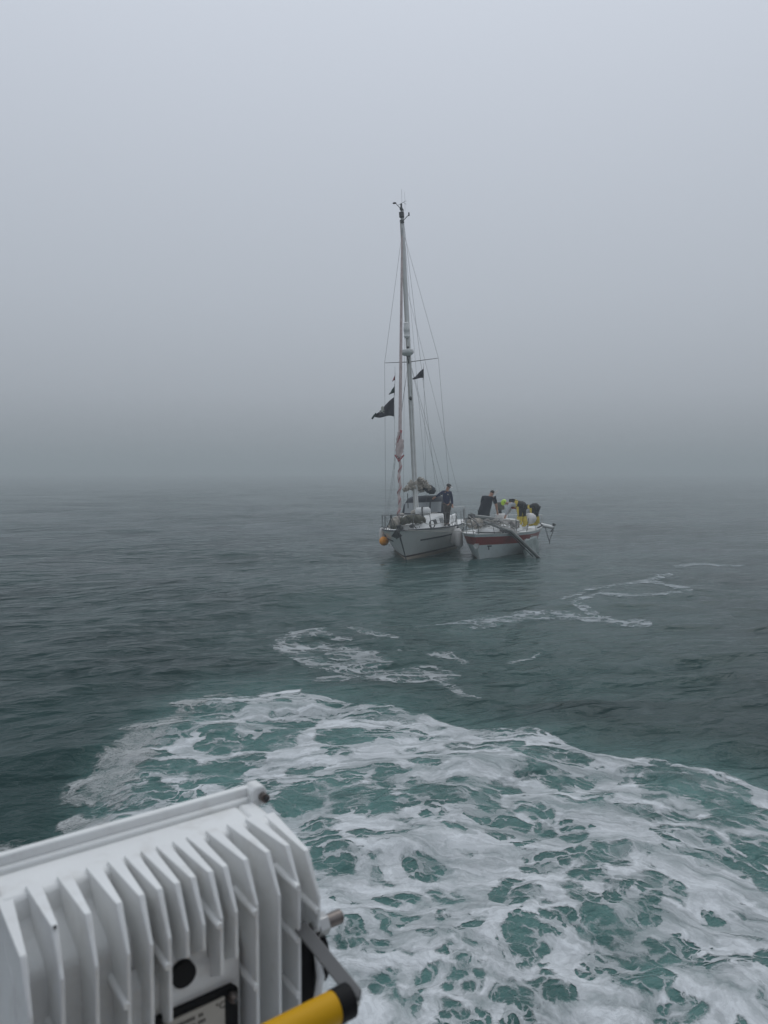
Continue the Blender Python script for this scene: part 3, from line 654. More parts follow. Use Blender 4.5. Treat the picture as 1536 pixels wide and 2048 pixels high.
MB().tube([fp(.302) + Vector((-.05, -.06, 0)), fp(.275) + Vector((-.1, .02, 0)), fp(.262) + Vector((-.09, .1, 0))], [.05, .045, .02], 6, noise=.2).build('red_sail_corner', M['pink'], gen, smooth=True)
MB().tube([fp(.215) + Vector((-.12, .16, .12)), fp(.205) + Vector((-.14, .0, 0)), fp(.212) + Vector((-.12, -.2, .14))], [.03, .035, .03], 6, noise=.2).build('red_sail_corner', M['pink'], gen, smooth=True)
MB().tube([(.12, 0, 1.30), (.12, 0, 1.44)], .10, 12).build('furling_drum', M['dark'], yacht, smooth=True)
# boom with the dropped mainsail heaped at the mast
MB().tube([(MX + .1, 0, 2.62), (MX + 3.8, 0, 2.72)], .075, 8).build('boom', M['alu'], yacht, smooth=True)
crumple([(MX - .20, .20, 2.90), (MX, .12, 2.98), (MX + .6, 0, 2.92), (MX + 1.4, 0, 2.86), (MX + 2.6, .05, 2.80)], [.12, .20, .20, .16, .10], 18, .50, 4, M['sail'], 'dropped_mainsail', yacht, .95)
crumple([(MX - .25, .50, 2.72), (MX - .1, .2, 2.92), (MX + .2, -.30, 2.85)], [.10, .13, .12], 14, .6, 14, M['sail'], 'dropped_mainsail', yacht, .8)
crumple([(MX + .05, -.12, 3.25), (MX + .15, -.38, 3.02), (MX + .35, -.62, 2.72)], [.09, .13, .09], 14, .6, 24, M['sail'], 'dropped_mainsail', yacht, .9)
crumple([(MX + .5, -.35, 2.85), (MX + 1.4, -.40, 2.72), (MX + 2.4, -.35, 2.6)], [.16, .20, .16], 12, .2, 8, M['canvas'], 'sail_cover', yacht, .9)
wire('kicker_strap', [(MX - .15, .33, 2.6), (MX - .2, .33, 1.95)], .02, M['dark'], yacht)
# the clutter on the foredeck and at the mast foot
crumple([(1.0, .45, 1.45), (1.4, .35, 1.55), (1.8, .15, 1.48)], [.18, .22, .16], 14, .25, 21, M['sail'], 'sail_bag', yacht, .8)
crumple([(1.2, .15, 1.50), (1.55, -.15, 1.60), (1.9, -.45, 1.55), (2.2, -.65, 1.45)], [.16, .21, .20, .12], 14, .22, 31, M['bag'], 'dark_sail_bundle', yacht, .85)
MB().tube([(2.9, -.15, 1.82), (2.9, -.22, 1.82), (2.9, -.72, 1.82), (2.9, -.79, 1.82)], [.10, .18, .18, .10], 14).build('liferaft_canister', M['radar'], yacht, smooth=True, edge=30)
MB().box((2.9, -.47, 1.82), (.39, .05, .39)).build('canister_strap', M['dark'], yacht)
MB().ball((3.3, -.10, 1.76), (.20, .26, .14), 12).build('fender_bag', M['sail'], yacht, smooth=True)
for i, (a, b, s_) in enumerate([((1.5, .55, 1.20), (3.6, .7, 1.65), .10), ((.5, -.3, 1.25), (2.6, -1.1, 1.12), .03), ((2.6, -1.1, 1.10), (4.4, -1.30, 1.12), .02), ((3.9, .1, 1.9), (2.2, -.6, 1.5), .06), ((3.9, -.1, 1.7), (5.3, -.7, 1.65), .02), ((1.1, -.7, 1.50), (2.7, -1.3, 1.35), .12)]):
    wire('deck_line', sag(a, b, s_), .014, M['rope'], yacht)
for i, (x, y, z, r, c) in enumerate(((.75, .35, 1.34, .12, 'bag'), (.95, -.35, 1.33, .10, 'dark'), (1.25, .62, 1.32, .09, 'sail'), (2.45, .45, 1.55, .11, 'bag'), (2.6, -.45, 1.60, .09, 'dark'), (3.4, .55, 1.68, .10, 'sail'))):
    MB().ball((x, y, z), (r * 1.5, r * 1.2, r * .8), 10, noise=.15, seed=i).build('stowed_bag', M[c], yacht, smooth=True)
for i, (a, b) in enumerate((((-.2, .2, 1.3), (-.15, .26, 1.84)), ((.5, -.62, 1.25), (.3, -.25, 1.80)), ((.5, .62, 1.25), (.25, .28, 1.80)), ((.1, .1, 1.3), (.55, -.3, 1.7)))):
    wire('deck_line', [a, b], .014, M['dark'], yacht)
coil = MB()
for k in range(3): coil.tube([(2.2 + .1 * k, -.95 + .11 * math.cos(t * PI / 6), 1.30 + .16 * math.sin(t * PI / 6)) for t in range(13)], .013, 5)
coil.build('rope_coil', M['dark'], yacht)

# ------------------------------------------------------------ small dismasted boat with the red stripe
BO = Vector((3.54, 28.55, 0)); Ba = R(21.5)
cruiser = empty('dismasted_boat', BO, (0, 0, 0)); cruiser.rotation_mode = 'QUATERNION'
cruiser.rotation_quaternion = Quaternion((0, 0, 1), PI / 2 - Ba) @ Quaternion((1, 0, 0), R(-1.2))
CM = Matrix.Translation(BO) @ cruiser.rotation_quaternion.to_matrix().to_4x4(); CI = CM.inverted()
def ca(px, py, d): return CI @ at(px, py, d)
tag(cruiser, 'small dismasted white boat with a broad red stripe below its deck edge', 'sailing boat')
hB_ = Hull(8.6, 2.95, 1.12, .94, .86, .75, .76, .25, .78)
hB_.shell([M['gelB'], M['deck']], cruiser)
hB_.band('red_stripe', -.46, -.13, 0.0, 1, M['red'], cruiser, rel=True, off=.008)
hB_.band('deck_edge_moulding', -.05, .015, 0.0, 1, M['gel'], cruiser, rel=True, off=.035)
hB_.band('antifouling', -.2, .035, 0.0, 1, M['boot'], cruiser, off=.008)
MB().tube([(hB_.over * (1 - z / hB_.zb) - .012, 0, z) for z in (-.1, .3, .68)], [.022, .025, .03], 6).build('stem_band', M['gel'], cruiser, smooth=True)
em = MB(); u = .44; z0 = hB_.sheer(u) - .30
def hp(u, z, off): return hB_.P(u, hB_.vz(u, z), -1, off)
def patch_on_hull(m, u0, u1, z0, z1, off):
    q = [hp(u0, z0, off), hp(u1, z0, off), hp(u1, z1, off), hp(u0, z1, off)]; m.add(q + [p + Vector((0, .03, 0)) for p in q], [(0, 1, 2, 3), (7, 6, 5, 4), (0, 1, 5, 4), (1, 2, 6, 5), (2, 3, 7, 6), (3, 0, 4, 7)])
    return m
emb = MB()
for a, b, c, d in ((.455, .463, -.42, -.19), (.500, .508, -.42, -.19), (.455, .508, -.22, -.19), (.455, .508, -.42, -.39)): patch_on_hull(emb, a, b, hB_.sheer(.48) + c, hB_.sheer(.48) + d, .014)
emb.build('hull_emblem', M['bone'], cruiser)
patch_on_hull(patch_on_hull(MB(), .470, .479, hB_.sheer(.48) - .36, hB_.sheer(.48) - .25, .014), .484, .493, hB_.sheer(.48) - .36, hB_.sheer(.48) - .25, .014).build('emblem_figure', M['bone'], cruiser)
# bow fitting below the stripe
bf = MB(); bf.box((.26, 0, .62), (.16, .16, .20)); bf.tube([(.20, .12, .66), (.16, 0, .52), (.20, -.12, .66)], .02, 6); bf.build('bow_eye', M['steel'], cruiser, bevel=.02)
MB().box((.62, -.42, .60), (.04, .16, .05), Matrix.Rotation(R(25), 3, 'Z')).box((.60, -.40, .53), (.04, .04, .14)).build('hull_fitting', M['dark'], cruiser)
# raised coaming with worn dark lettering on the port quarter
cm = MB(); nn = 16; vs = []
for i in range(nn + 1):
    u = .60 + .36 * i / nn; p = hB_.P(u, 1, -1); vs += [p + Vector((0, -.035, .0)), p + Vector((0, .03, .15)), p + Vector((0, .07, .15)), p + Vector((0, .07, -.02))]
cm.add(vs, [(i * 4 + a, i * 4 + (a + 1) % 4, i * 4 + 4 + (a + 1) % 4, i * 4 + 4 + a) for i in range(nn) for a in range(4)] + [(0, 1, 2, 3), tuple(nn * 4 + k for k in (3, 2, 1, 0))])
cm.build('quarter_coaming', M['gel'], cruiser)
rnd = random.Random(9)
for u in (.625, .645, .67, .69, .70, .715, .735, .755, .80, .83, .86, .885, .91, .93):
    p = hB_.P(u, 1, -1); MB().box(p + Vector((0, -.012, .075)), (rnd.choice((.03, .045, .07)), .02, .10), Matrix.Rotation(R(22), 3, 'X')).build('letter', M['ink'], cruiser)
roof('cabin', [1.9, 2.3, 3.4, 5.2], [.35, .58, .82, .9], [.25, .46, .68, .74], [1.05, 1.0, .95, .92], [1.15, 1.24, 1.34, 1.40], M['deck'], cruiser)
MB().box((6.6, 0, .96), (2.4, 1.3, .2)).build('cockpit_well', M['deck'], cruiser, bevel=.03)
for sd in (1, -1): MB().box((6.5, sd * .85, 1.10), (2.6, .14, .28)).build('cockpit_coaming', M['deck'], cruiser, bevel=.04)
for x0 in (3.5, 4.2):
    for sd in (1, -1):
        MB().box((x0, sd * .83, 1.14), (.5, .05, .16), Matrix.Rotation(-sd * R(-14), 3, 'X')).build('window', M['port'], cruiser)
pul = MB(); hz = .60
pp = [hB_.P(.22, 1, 1) + Vector((.1, 0, hz * .8)), hB_.P(.10, 1, 1) + Vector((0, 0, hz)), Vector((-.05, .16, 1.15 + hz)), Vector((-.05, -.14, 1.15 + hz * .6)), hB_.P(.10, 1, -1) + Vector((0, .1, hz * .7)), hB_.P(.20, 1, -1) + Vector((0, .1, .05))]
pul.tube(pp, .017, 6)
for p, q in ((pp[0], hB_.P(.22, 1, 1)), (pp[1], hB_.P(.10, 1, 1)), (pp[2], Vector((.15, .08, 1.1))), (pp[3], Vector((.2, -.1, 1.1))), (pp[4], hB_.P(.10, 1, -1))): pul.tube([p, q], .014, 6)
pul.build('bent_pulpit', M['dsteel'], cruiser, smooth=True)
for sd in (1, -1):
    for i, u in enumerate((.28, .40, .52, .66)):
        if sd == -1 and i > 1: continue
        b = hB_.P(u, 1, sd) - Vector((0, sd * .05, 0)); wire('stanchion', [b, b + Vector((random.uniform(-.22, .22), random.uniform(-.15, .15), .58))], .016, M['dsteel'], cruiser)
st = MB(); b = [hB_.P(.86, 1, 1), hB_.P(1, 1, 1), hB_.P(1, 1, -1), hB_.P(.93, 1, -1)]
st.tube([p + Vector((0, 0, .55)) for p in b], .016, 6)
for p in b: st.tube([p, p + Vector((0, 0, .55))], .014, 6)
st.build('pushpit', M['steel'], cruiser, smooth=True)
# wreckage lying on it: things of their own
def top(name, mb, mat, label, cat, smooth=True, **k):
    o = mb.build(name, mat, None, smooth=smooth, **k); tag(o, label, cat); return o
bmast = empty('broken_mast', at(1012, 1058, 30))
def rel(e, *ps): return [Vector(p) - e.location for p in ps]
MB().tube(rel(bmast, at(968, 1043, 30.6), at(1000, 1055, 30.0), at(1022, 1062, 29.85), at(1044, 1083, 29.85), at(1074, 1112, 30.3), at(1094, 1131, 30.6)), [.07, .08, .095, .095, .09, .08], 10, flat=.8).build('mast_tube', M['aluD'], bmast, smooth=True)
MB().tube(rel(bmast, at(1000, 1060, 29.8), at(1020, 1067, 29.7), at(1042, 1090, 29.7), at(1066, 1113, 30.2)), .025, 6).build('luff_track', M['dark'], bmast, smooth=True)
tag(bmast, 'broken aluminium mast slanting from the red striped boat down into the water', 'broken mast')
boomo = empty('sagging_boom', at(946, 1035, 30.6))
MB().tube(rel(boomo, at(946, 1034, 30.6), at(975, 1037, 31), at(1010, 1042, 31.6), at(1036, 1046, 32)), [.14, .135, .12, .11], 10, flat=.85).build('boom_tube', M['aluD'], boomo, smooth=True)
MB().ball(rel(boomo, at(943, 1034, 30.5))[0], (.17, .14, .15), 8, noise=.15).build('end_fitting', M['dark'], boomo)
tag(boomo, 'grey boom lying fore and aft over the foredeck of the red striped boat', 'boom')
spar = empty('outboard_spar', at(1080, 1050, 35.5))
MB().tube(rel(spar, at(1068, 1047, 35.4), at(1082, 1050, 35.4), at(1107, 1055, 35.2)), [.10, .10, .08], 8).build('spar_tube', M['alu'], spar, smooth=True)
MB().tube(rel(spar, at(1107, 1054, 35.2), at(1106, 1058, 35.2), at(1102, 1063, 35.1)), .035, 6).tube(rel(spar, at(1105, 1051, 35.2), at(1111, 1049, 35.2)), .05, 6).ball(rel(spar, at(1107, 1048, 35.2))[0], .06, 6).build('end_fitting', M['dark'], spar)
for pts in ([at(1090, 1053, 35), at(1097, 1078, 35), at(1099, 1083, 35)], [at(1107, 1060, 35), at(1100, 1078, 35), at(1099, 1083, 35), at(1099, 1088, 35)], [at(1076, 1042, 35), at(1084, 1052, 35)], [at(1068, 1030, 35), at(1074, 1040, 35), at(1086, 1051, 35)]):
    wire('trailing_wire', rel(spar, *pts), .018, M['wire'], spar)
tag(spar, 'grey spar sticking out over the right quarter of the red striped boat', 'spar')
# sail heaps
heap = crumple([at(958, 1044, 30.8), at(985, 1046, 31.2), at(1010, 1049, 31.6), at(1032, 1051, 32.0)], [.24, .32, .36, .24], 22, .26, 41, M['sailB'], 'collapsed_sail', None, .62)
tag(heap, 'crumpled wet grey sail heaped on the cabin beneath the fallen boom', 'sail')
heap2 = crumple([at(1000, 1058, 30.3), at(1012, 1060, 30.2), at(1024, 1063, 30.1), at(1036, 1072, 30.1)], [.14, .18, .17, .10], 16, .34, 51, M['sailB'], 'collapsed_sail', None, .7)
tag(heap2, 'small fold of wet sail spilling over the port deck edge beside the broken mast', 'sail')
heap3 = crumple([at(936, 1048, 30.0), at(952, 1046, 30.3), at(962, 1048, 30.4)], [.16, .24, .20], 14, .25, 61, M['sail'], 'sail_bag', None, .85)
tag(heap3, 'cream sail bundle at the bow of the red striped boat, under the boom end', 'sail bag')
wt = MB(); vs = []; nA, nB = 12, 8                                   # the sail trailing in the water under the mast
for i in range(nA + 1):
    for j in range(nB + 1):
        s_, t = i / nA, j / nB; p = at(1048, 1080, 30.15).lerp(at(1075, 1070, 33.2), s_).lerp(at(1049, 1119, 30.15).lerp(at(1078, 1106, 33.2), s_), t)
        vs.append(p + Vector((.04 * math.sin(i * 1.9 + j), .05 * math.sin(i * 1.3 - j * .7), .02 * math.sin(j * 3 + i))))
wt.add(vs, [(i * (nB + 1) + j, i * (nB + 1) + j + 1, (i + 1) * (nB + 1) + j + 1, (i + 1) * (nB + 1) + j) for i in range(nA) for j in range(nB)])
so = top('trailing_sail', wt, M['sailC'], 'pale soaked sail hanging from the boat quarter into the water behind the broken mast', 'sail', edge=80)
q = so.modifiers.new('s', 'SOLIDIFY'); q.thickness = .02
tang = MB(); rnd = random.Random(12)
for k in range(20):
    a = at(rnd.uniform(955, 1010), rnd.uniform(1036, 1060), rnd.uniform(30.2, 31.2)); b = at(rnd.uniform(985, 1045), rnd.uniform(1040, 1066), rnd.uniform(30.2, 31.2))
    md_ = a.lerp(b, .5) + Vector((rnd.uniform(-.2, .2), 0, rnd.uniform(-.05, .16))); tang.tube([a, a.lerp(md_, .6), md_, md_.lerp(b, .6), b], rnd.choice((.010, .014, .018)), 5, mi=k % 3)
for k in range(14):
    a = at(rnd.uniform(925, 962), rnd.uniform(1026, 1060), rnd.uniform(29.6, 30.4)); b = at(rnd.uniform(925, 965), rnd.uniform(1026, 1062), rnd.uniform(29.6, 30.4)); tang.tube([a, a.lerp(b, .5) + Vector((rnd.uniform(-.2, .2), 0, rnd.uniform(-.1, .2))), b], rnd.choice((.012, .018)), 5, mi=k % 3)
o = tang.build('rigging_tangle', [M['rope'], M['steel'], M['wire']], None, smooth=True); tag(o, 'tangle of loose ropes and wires strewn over the foredeck wreckage', 'rigging', kind='stuff')
# instrument pod and outboard seen past the crew
eng = empty('outboard_engine', at(1000, 1022, 36.0))
MB().box((0, 0, .25), (.42, .45, .36), taper=.75).build('cowling', M['bag'], eng, bevel=.06); MB().box((0, 0, -.25), (.14, .18, .7)).build('leg', M['dark'], eng, bevel=.02)
MB().tube([(-.1, -.2, .1), (-.15, -.55, .15)], .025, 6).build('tiller', M['dark'], eng)
tag(eng, 'dark outboard motor on the stern between the navy clad man and the helmeted crewman', 'outboard motor')
gear = MB().tube([at(994, 1035, 35.6), at(1012, 1036, 35.6)], .22, 12)
top('fuel_can', MB().box(at(1003, 1034, 35.4), (.55, .3, .32)), M['fend'], 'pale box standing on the stern below the outboard motor', 'box', bevel=.05)
top('throw_bag', MB().ball(at(1060, 1037, 33.2), (.30, .26, .26), 12), M['fend'], 'round white buoy between the legs of the two yellow clad crewmen', 'buoy')
bb = MB().tube([at(1064, 1064, 33.3), at(1064, 1070, 33.2), at(1065, 1082, 33.2), at(1066, 1085, 33.2)], [.05, .17, .20, .08], 10)
top('blue_fender', bb, M['bluef'], 'dark blue fender hanging over the port quarter of the red striped boat', 'fender')

# ------------------------------------------------------------ fenders and lines between the boats
def fender(pt, h, r, mat, label, tilt=0.0):
    e = empty('fender', pt, (0, tilt, 0))
    MB().tube([(0, 0, -h / 2), (0, 0, -h / 2 + .05), (0, 0, -h / 2 + .16), (0, 0, h / 2 - .16), (0, 0, h / 2 - .05), (0, 0, h / 2)], [r * .3, r * .7, r, r, r * .7, r * .3], 14).build('fender_body', mat, e, smooth=True)
    MB().tube([(0, 0, h / 2), (0, 0, h / 2 + .06)], r * .25, 8).tube([(0, 0, h / 2 + .05), (0, .05, h / 2 + .55)], .010, 5).build('lanyard', M['dark'], e, smooth=True)
    tag(e, label, 'fender', group='white fenders hung along the yacht'); return e
fender(at(764, 1069, 32.4), .62, .12, M['fend'], 'small white cylinder fender at the far left side of the yacht, above the orange buoy')
fender(at(908, 1071, 32.6), .85, .17, M['fend'], 'left one of the big white fenders squeezed between the two boats', R(6))
fender(at(917, 1076, 31.7), .85, .18, M['fend'], 'nearest and lowest white fender between the two bows', R(-5))
fender(at(904, 1086, 34.0), .8, .15, M['fend'], 'far white fender low down between the two hulls, partly in shade')
oo = empty('orange_buoy', at(768, 1082, 32.0))
MB().ball((0, 0, 0), .205, 18).build('buoy_ball', M['orange'], oo, smooth=True); MB().tube([(.05, 0, .18), (.09, 0, .30)], [.06, .04], 8).tube([(.08, 0, .28), (.25, 0, .62)], .012, 5).build('lanyard', M['dark'], oo)
tag(oo, 'round orange buoy hanging from the left side of the yacht bow', 'buoy')
top('mooring_line', MB().tube(sag(at(800, 1060, 29.0), at(950, 1063, 28.9), .02, 10), .016, 6), M['rope'], 'taut line from the yacht bow across to the red striped boat', 'rope')
top('mooring_line', MB().tube(sag(at(905, 1052, 33.5), at(935, 1046, 30.5), .08, 10), .016, 6), M['rope'], 'short slack rope between the yacht side and the bow rail of the other boat', 'rope')

# ------------------------------------------------------------ flags
def flag(name, pole_top, pole_bot, tipz, label, mat, fly, drop, skull=False, notch=0):
    e = empty(name, pole_bot); K = 16; J = 8; vs = []
    hgt = (pole_top - pole_bot)
    for i in range(K + 1):
        s_ = i / K
        for j in range(J + 1):
            t = j / J; topl = hgt.length * (1 - s_ * .92) if notch else hgt.length * (1 - s_ * .86)
            z = drop * s_ + t * (topl if topl > .03 else .03) - (0 if not notch else 0)
            vs.append(Vector((-fly * s_ * (1 + .06 * math.sin(t * 5)), .10 * math.sin(s_ * 8 + t * 2.0) * (.3 + s_), z + .05 * fly * math.sin(s_ * 6.5) * (1 - t * .4))))
    m = MB().add(vs, [(i * (J + 1) + j, i * (J + 1) + j + 1, (i + 1) * (J + 1) + j + 1, (i + 1) * (J + 1) + j) for i in range(K) for j in range(J)])
    o = m.build('flag_cloth', mat, e, smooth=True, edge=80); q = o.modifiers.new('s', 'SOLIDIFY'); q.thickness = .008
    MB().tube([Vector((0, 0, -.1)), hgt + Vector((0, 0, .1))], .008, 5).build('halyard', M['wire'], e)
    tag(e, label, 'flag'); return e
d0 = 33.0
fe = flag('pirate_flag', at(788, 794, d0), at(788, 833, d0), 0, 'large black pirate flag with pale skull, lowest on the left of the mast', M['black'], .85, -.02)
MB().tube(rel(fe, at(752, 826, d0), at(748, 832, d0), at(744, 838, d0)), [.04, .075, .07], 8, flat=.6).build('curled_fly', M['green'], fe, smooth=True)
sk = MB(); c = at(765, 819, d0 - .08) - fe.location
sk.ball(c + Vector((.0, 0, .06)), (.075, .03, .09), 10); sk.box(c + Vector((-.01, 0, -.03)), (.08, .04, .06)); sk.tube([c + Vector((-.13, 0, -.14)), c + Vector((.10, 0, -.02))], .018, 6); sk.tube([c + Vector((.08, 0, -.15)), c + Vector((-.12, 0, -.03))], .018, 6)
sk.build('skull_and_crossbones', M['bone'], fe)
flag('green_pennant', at(789, 772, d0), at(789, 786, d0), 0, 'small dark green pennant midway down the left flag line', M['green'], .24, -.06)
flag('red_pennant', at(790, 750, d0), at(790, 760, d0), 0, 'tiny red streamer flag at the top of the left flag line', M['pink'], .12, -.06)
flag('black_pennant', at(847, 737, 33.6), at(847, 756, 33.6), 0, 'small black pennant to the right of the mast below the spreader', M['black'], .48, -.05)
for nm_, a, b in (('flag_halyard', at(790, 733, d0), at(788, 1000, 33.2)), ('flag_halyard', at(847, 727, 33.6), at(853, 1010, 34))):
    wire(nm_, [YI @ a, YI @ b], .006, M['wire'], yacht)

# ------------------------------------------------------------ people
def skin_obj(name, verts, edges, radii, mat, parent, sub=1):
    me = bpy.data.meshes.new(name); me.from_pydata([tuple(v) for v in verts], edges, [])
    o = bpy.data.objects.new(name, me); COL.objects.link(o)
    md = o.modifiers.new('skin', 'SKIN'); md.use_smooth_shade = True
    if not me.skin_vertices: raise RuntimeError('no skin layer')
    for i, r in enumerate(radii):
        rx, ry = r if hasattr(r, '__len__') else (r, r)
        me.skin_vertices[0].data[i].radius = (rx, ry); me.skin_vertices[0].data[i].use_root = (i == 0)
    s = o.modifiers.new('sub', 'SUBSURF'); s.levels = sub; s.render_levels = sub
    dg = bpy.context.evaluated_depsgraph_get(); me2 = bpy.data.meshes.new_from_object(o.evaluated_get(dg)); o.modifiers.clear(); o.data = me2; me2.name = name
    me2.materials.clear(); me2.materials.append(mat); me2.shade_smooth()
    o.parent = parent; return o
def person(loc, J, label, torso_mat, leg_mat, sleeve='long', boots=None, build=1.0, legw=1.0):
    """J: joint positions in metres relative to loc"""
    e = empty('person', loc); tag(e, label, 'person'); J = {k: Vector(v) for k, v in J.items()}
    names = ['pelvis', 'belly', 'chest', 'neck', 'head', 'crown', 'shL', 'elL', 'wrL', 'shR', 'elR', 'wrR', 'hipL', 'knL', 'anL', 'toL', 'hipR', 'knR', 'anR', 'toR']
    J['belly'] = J['pelvis'].lerp(J['chest'], .5); hd = (J['head'] - J['neck']).normalized(); J['crown'] = J['head'] + hd * .07
    V = [J[k] for k in names]; ix = {k: i for i, k in enumerate(names)}
    rad = dict(pelvis=.135, belly=.13, chest=.15, neck=.058, head=.092, crown=.072, shL=.075, elL=.05, wrL=.032, shR=.075, elR=.05, wrR=.032, hipL=.10, knL=.062, anL=.045, toL=.04, hipR=.10, knR=.062, anR=.045, toR=.04)
    Rr = [rad[k] * build for k in names]
    E = [('pelvis', 'belly'), ('belly', 'chest'), ('chest', 'neck'), ('neck', 'head'), ('head', 'crown'), ('chest', 'shL'), ('shL', 'elL'), ('elL', 'wrL'), ('chest', 'shR'), ('shR', 'elR'), ('elR', 'wrR'),
         ('pelvis', 'hipL'), ('hipL', 'knL'), ('knL', 'anL'), ('anL', 'toL'), ('pelvis', 'hipR'), ('hipR', 'knR'), ('knR', 'anR'), ('anR', 'toR')]
    E = [(ix[a], ix[b]) for a, b in E]
    for s_ in 'LR':
        w = J['wr' + s_]; dv = (w - J['el' + s_]).normalized(); side = dv.cross(Vector((0, 1, 0)));
        if side.length < .2: side = dv.cross(Vector((1, 0, 0)))
        side.normalize(); nrm = dv.cross(side); palm = len(V); V.append(w + dv * .07); Rr.append(.036); E.append((ix['wr' + s_], palm))
        for k, (off, ln) in enumerate(((-.032, .062), (-.011, .075), (.011, .072), (.030, .055))):
            a = len(V); V.append(w + dv * .115 + side * off + nrm * .008); Rr.append(.0105); V.append(w + dv * (.115 + ln * .5) + side * off * 1.2 + nrm * .022); Rr.append(.0095); V.append(w + dv * (.10 + ln * .75) + side * off * 1.2 + nrm * .045); Rr.append(.008); E += [(palm, a), (a, a + 1), (a + 1, a + 2)]
        a = len(V); V.append(w + dv * .05 - side * .045 + nrm * .015); Rr.append(.013); V.append(w + dv * .095 - side * .06 + nrm * .035); Rr.append(.010); E += [(palm, a), (a, a + 1)]
    skin_obj('body', V, E, Rr, M['skin'], e)
    # clothes
    tj = ['pelvis', 'belly', 'chest', 'shL', 'elL', 'wrL', 'shR', 'elR', 'wrR']; JJ = dict(J); base = (J['neck'] - J['chest']); JJ['nk'] = J['chest'] + base * .62
    if sleeve == 'short':
        for s_ in 'LR': JJ['el' + s_] = J['sh' + s_].lerp(J['el' + s_], .8)
        tj = ['pelvis', 'belly', 'chest', 'shL', 'elL', 'shR', 'elR']
    else:
        for s_ in 'LR': JJ['wr' + s_] = J['el' + s_].lerp(J['wr' + s_], .9)
    tj.append('nk'); tr = dict(pelvis=.165, belly=.165, chest=.185, shL=.10, elL=.068, wrL=.048, shR=.10, elR=.068, wrR=.048, nk=.085)
    te = [('pelvis', 'belly'), ('belly', 'chest'), ('chest', 'nk'), ('chest', 'shL'), ('shL', 'elL'), ('chest', 'shR'), ('shR', 'elR')] + ([('elL', 'wrL'), ('elR', 'wrR')] if sleeve != 'short' else [])
    jk = skin_obj('jacket', [JJ[k] for k in tj], [(tj.index(a), tj.index(b)) for a, b in te], [tr[k] * build for k in tj], torso_mat, e)
    lj = ['pelvis', 'hipL', 'knL', 'anL', 'hipR', 'knR', 'anR']; lr = dict(pelvis=.158, hipL=.125, knL=.088, anL=.075, hipR=.125, knR=.088, anR=.075)
    tro = skin_obj('trousers', [J[k] for k in lj], [(0, 1), (1, 2), (2, 3), (0, 4), (4, 5), (5, 6)], [lr[k] * build * legw for k in lj], leg_mat, e)
    for s_ in 'LR':
        a, t = J['an' + s_], J['to' + s_]; d = (t - a); d.z = 0; d.normalize()
        MB().tube([a + Vector((0, 0, .10)) - d * .02, a + Vector((0, 0, -.0)) - d * .03, a + Vector((0, 0, -.045)) + d * .02, t + Vector((0, 0, .0)), t + d * .06], [.062, .062, .065, .05, .03], 8).build('boot', boots or M['dark'], e, smooth=True)
    return e, J
def face(e, J, look, hatmat=None, kind='cap'):
    """nose, ears, eyes and headgear; look = direction of the gaze"""
    look = Vector(look).normalized(); up = (J['head'] - J['neck']).normalized(); up = (up - look * up.dot(look)).normalized(); rt = look.cross(up); c = J['head'] + up * .02
    Mx = Matrix((rt, look, up)).transposed()
    MB().ball(c + look * .092 - up * .02, (.014, .022, .022), 6, M=Mx).build('nose', M['skin'], e)
    for s_ in (1, -1):
        MB().ball(c + rt * s_ * .034 + look * .082 + up * .012, .010, 6).build('eye', M['dark'], e)
        MB().ball(c + rt * s_ * .088 - up * .01, (.012, .024, .032), 6, M=Mx).build('ear', M['skin'], e)
    MB().ball(c + look * .084 - up * .055, (.024, .010, .007), 6, M=Mx).build('mouth', M['redl'], e)
    if kind == 'cap':
        MB().ball(c + up * .03 - look * .005, (.100, .112, .095), 14, M=Mx, h0=-.25).build('hair', M['hair'], e, smooth=True)
        cp = MB().ball(c + up * .05, (.108, .122, .095), 14, M=Mx, h0=0).build('cap', hatmat, e, smooth=True)
        MB().prism([(-.085, 0), (-.07, .10), (0, .13), (.07, .10), (.085, 0)], rt, look * 1.0 - up * .25, up, c + up * .06 + look * .085, -.006, .006).build('peak', M['fend'], cp)
    elif kind == 'helmet':
        h = MB().ball(c + up * .02, (.128, .15, .125), 16, M=Mx, h0=-.35).build('helmet', hatmat, e, smooth=True)
        MB().ball(c + up * .03 + rt * .11, (.03, .03, .03), 8).ball(c + up * .03 - rt * .11, (.03, .03, .03), 8).ball(c + up * .10 + look * .08, (.025, .02, .02), 8).build('vent', M['dark'], h)
        MB().tube([c + rt * .11, c - up * .11 + look * .03, c - rt * .11], .012, 6).build('chin_strap', M['dark'], h)
    else:
        MB().ball(c + up * .02 - look * .012, (.104, .114, .105), 14, M=Mx, h0=-.5).build('hair', M['hair'], e, smooth=True)

# man standing on the yacht's side deck, left hand on the sprayhood
d = 33.0; o0 = at(893, 1052, d)
def J_(px, py, dy=0): return at(px, py, d + dy) - o0
J1 = dict(pelvis=J_(893.5, 1011), chest=J_(892.5, 990), neck=J_(894.5, 980), head=J_(896.5, 974.5), shL=J_(885.5, 984.5), elL=J_(877.5, 990, .05), wrL=J_(870.5, 994.5, .1), shR=J_(901, 986), elR=J_(903.5, 999), wrR=J_(905, 1010, -.1),
          hipL=J_(890.5, 1012), knL=J_(891, 1030), anL=J_(891, 1048), toL=J_(890, 1051, -.16), hipR=J_(897, 1012, .04), knR=J_(896.5, 1030, .05), anR=J_(895.5, 1047, .1), toR=J_(898.5, 1050, -.05))
e, J = person(o0, J1, 'person in navy jacket and white peaked cap standing on the yacht side deck', M['navy'], M['trous'])
face(e, J, (.75, -.55, -.35), M['hair'], 'cap')
MB().box(J['chest'] + Vector((.06, -.19, .03)), (.05, .012, .06)).build('badge', M['bone'], e)
